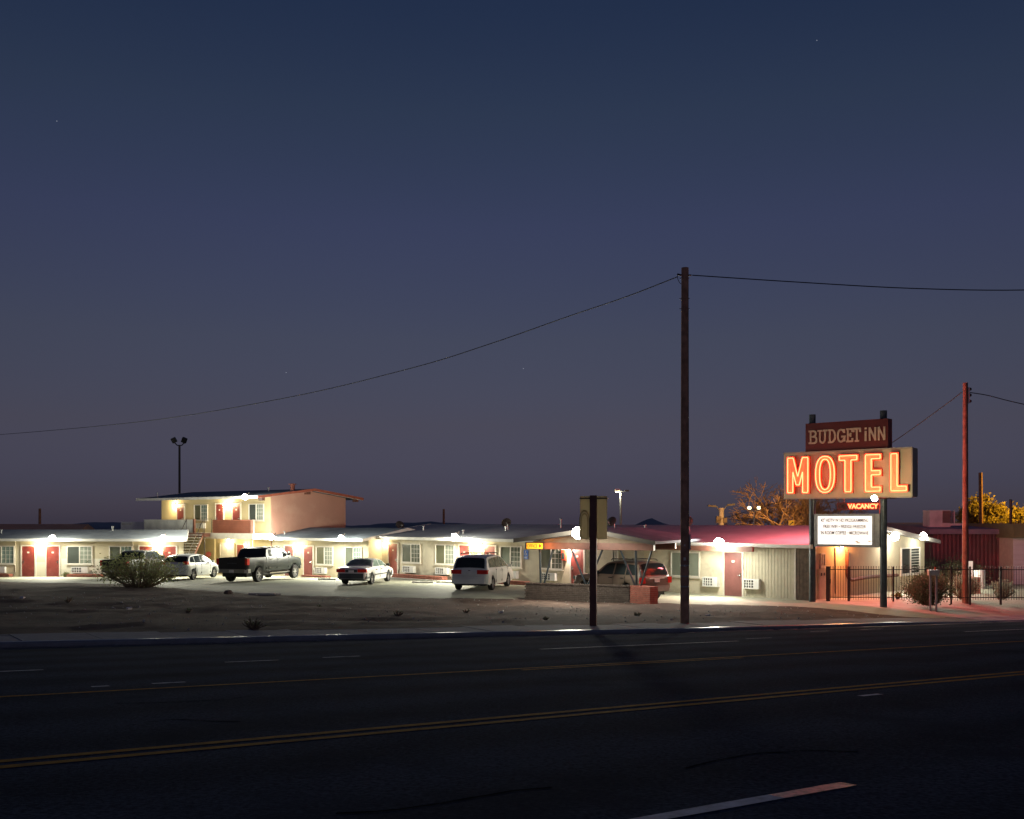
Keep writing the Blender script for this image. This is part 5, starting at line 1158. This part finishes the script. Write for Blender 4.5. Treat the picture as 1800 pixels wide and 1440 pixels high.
for u, v, r_ in ((100, 213, 2.6), (503, 655, 2.2), (920, 648, 2.2), (1436, 71, 2.6)):    # the few faint stars of the dusk sky
    p = PD(u, v, 6000); struct(MB().lathe([(.001, -r_), (r_ * .8, -r_ * .5), (r_ * .8, r_ * .5), (.001, r_)], 8).build('star', M['star'], None, True, p))
# ------------------------------------------------------------------ bits and pieces on the lot
def stop(u0, v0, u1, v1, label):
    a, b = gpos(u0, v0), gpos(u1, v1); d = Vector(b) - Vector(a); t = tag(MB().prism([(-.08, 0), (-.06, .11), (.06, .11), (.08, 0)], 'x', 0, d.length).build('wheel_stop', M['white_metal']), label, 'wheel stop', 'parking wheel stops')
    t.location = a; t.rotation_euler = (0, 0, math.atan2(d.y, d.x))
stop(725, 1025, 762, 1025.5, 'white concrete wheel stop left of the minivan'); stop(768, 1024.5, 797, 1025.5, 'wheel stop partly hidden by the minivan'); stop(560, 1019.5, 590, 1020, 'wheel stop by the planter left of the sedan')
p = PZ(401, 1044, .03)
rk = MB(); rk.lathe([(.001, .0), (.2, .02), (.22, .1), (.15, .19), (.001, .22)], 9); rk.v = [(x * (1 + .2 * mn.noise(Vector((x * 9, y * 9, z * 9)))), y * .8, z * (1 + .25 * mn.noise(Vector((x * 5, y * 7, 3))))) for x, y, z in rk.v]
o = tag(rk.build('rock', M['brick_dark']), 'dark rock on the edge of the dirt in front of the grey pickup', 'rock'); o.location = (p.x, p.y, gz(p.x, p.y) - .02)
p = PZ(462, 1045, .03); o = tag(MB().box((0, 0, .05), (1.25, .35, .09)).box((.72, .06, .04), (.2, .2, .08), rz=.4).box((-.35, -.2, .03), (.3, .15, .06), rz=-.3).build('concrete_slab', M['concrete']), 'broken concrete slab lying on the edge of the dirt', 'slab'); o.location = (p.x, p.y, gz(p.x, p.y)); o.rotation_euler = (0, 0, R(-5))
rng = random.Random(5); b = MB()
for _ in range(1500):                         # gravel strewn over the dirt strip
    x = rng.uniform(-26, 14); y = rng.uniform(22, 46); t_ = TD.x * x + TD.y * y; w_ = TN.x * x + TN.y * y
    if w_ < wc(t_) + SWW + .15 or y > yedge(x): continue
    s = rng.uniform(.012, .045) * (1.6 if rng.random() < .06 else 1); z = gz(x, y)
    b.add([(x + s * math.cos(a) * rng.uniform(.7, 1.2), y + s * math.sin(a), z - .005) for a in (0, 1.26, 2.5, 3.77, 5.0)] + [(x, y, z + s * .9)], [(0, 1, 5), (1, 2, 5), (2, 3, 5), (3, 4, 5), (4, 0, 5)])
for i, (u, v, h_) in enumerate(((120, 1060, .22), (330, 1075, .15), (700, 1085, .18), (820, 1066, .14), (1120, 1080, .16), (960, 1092, .12), (560, 1062, .13))):
    q_ = PZ(u, v, .45); q_.z = gz(q_.x, q_.y); shrub('weed', ('dry weed on the dirt left of the desert bush', 'dry weed on the dirt below the white hatchback', 'dry weed on the dirt below the white sedan', 'dry weed on the dirt below the silver minivan', 'dry weed by the foot of the tall pole', 'dry weed left of the blank sign post', 'dry weed on the dirt right of the broken slab')[i], q_, h_, h_ * .8, h_, 12, 50, 'leaf_dark', 'twig', 40 + i, 'weed', lsize=.02)
for i, (u, v) in enumerate(((39, 1053), (227, 1069), (880, 1072), (1244, 1070))):
    q_ = PZ(u, v, .4); o = tag(MB().box((0, 0, .03), (.16, .11, .05), rz=i, rx=.3).box((.05, .04, .05), (.1, .07, .03), rz=i + 1, ry=.5).build('litter', M['white_metal']), ('pale scrap of litter on the dirt at far left', 'pale scrap of litter on the dirt below the desert bush', 'pale scrap of litter on the dirt below the minivan', 'pale scrap of litter on the dirt right of the tall pole')[i], 'litter'); o.location = (q_.x, q_.y, gz(q_.x, q_.y))
stuff(tag(b.build('gravel', M['concrete']), 'loose stones strewn over the dirt strip', 'gravel'))
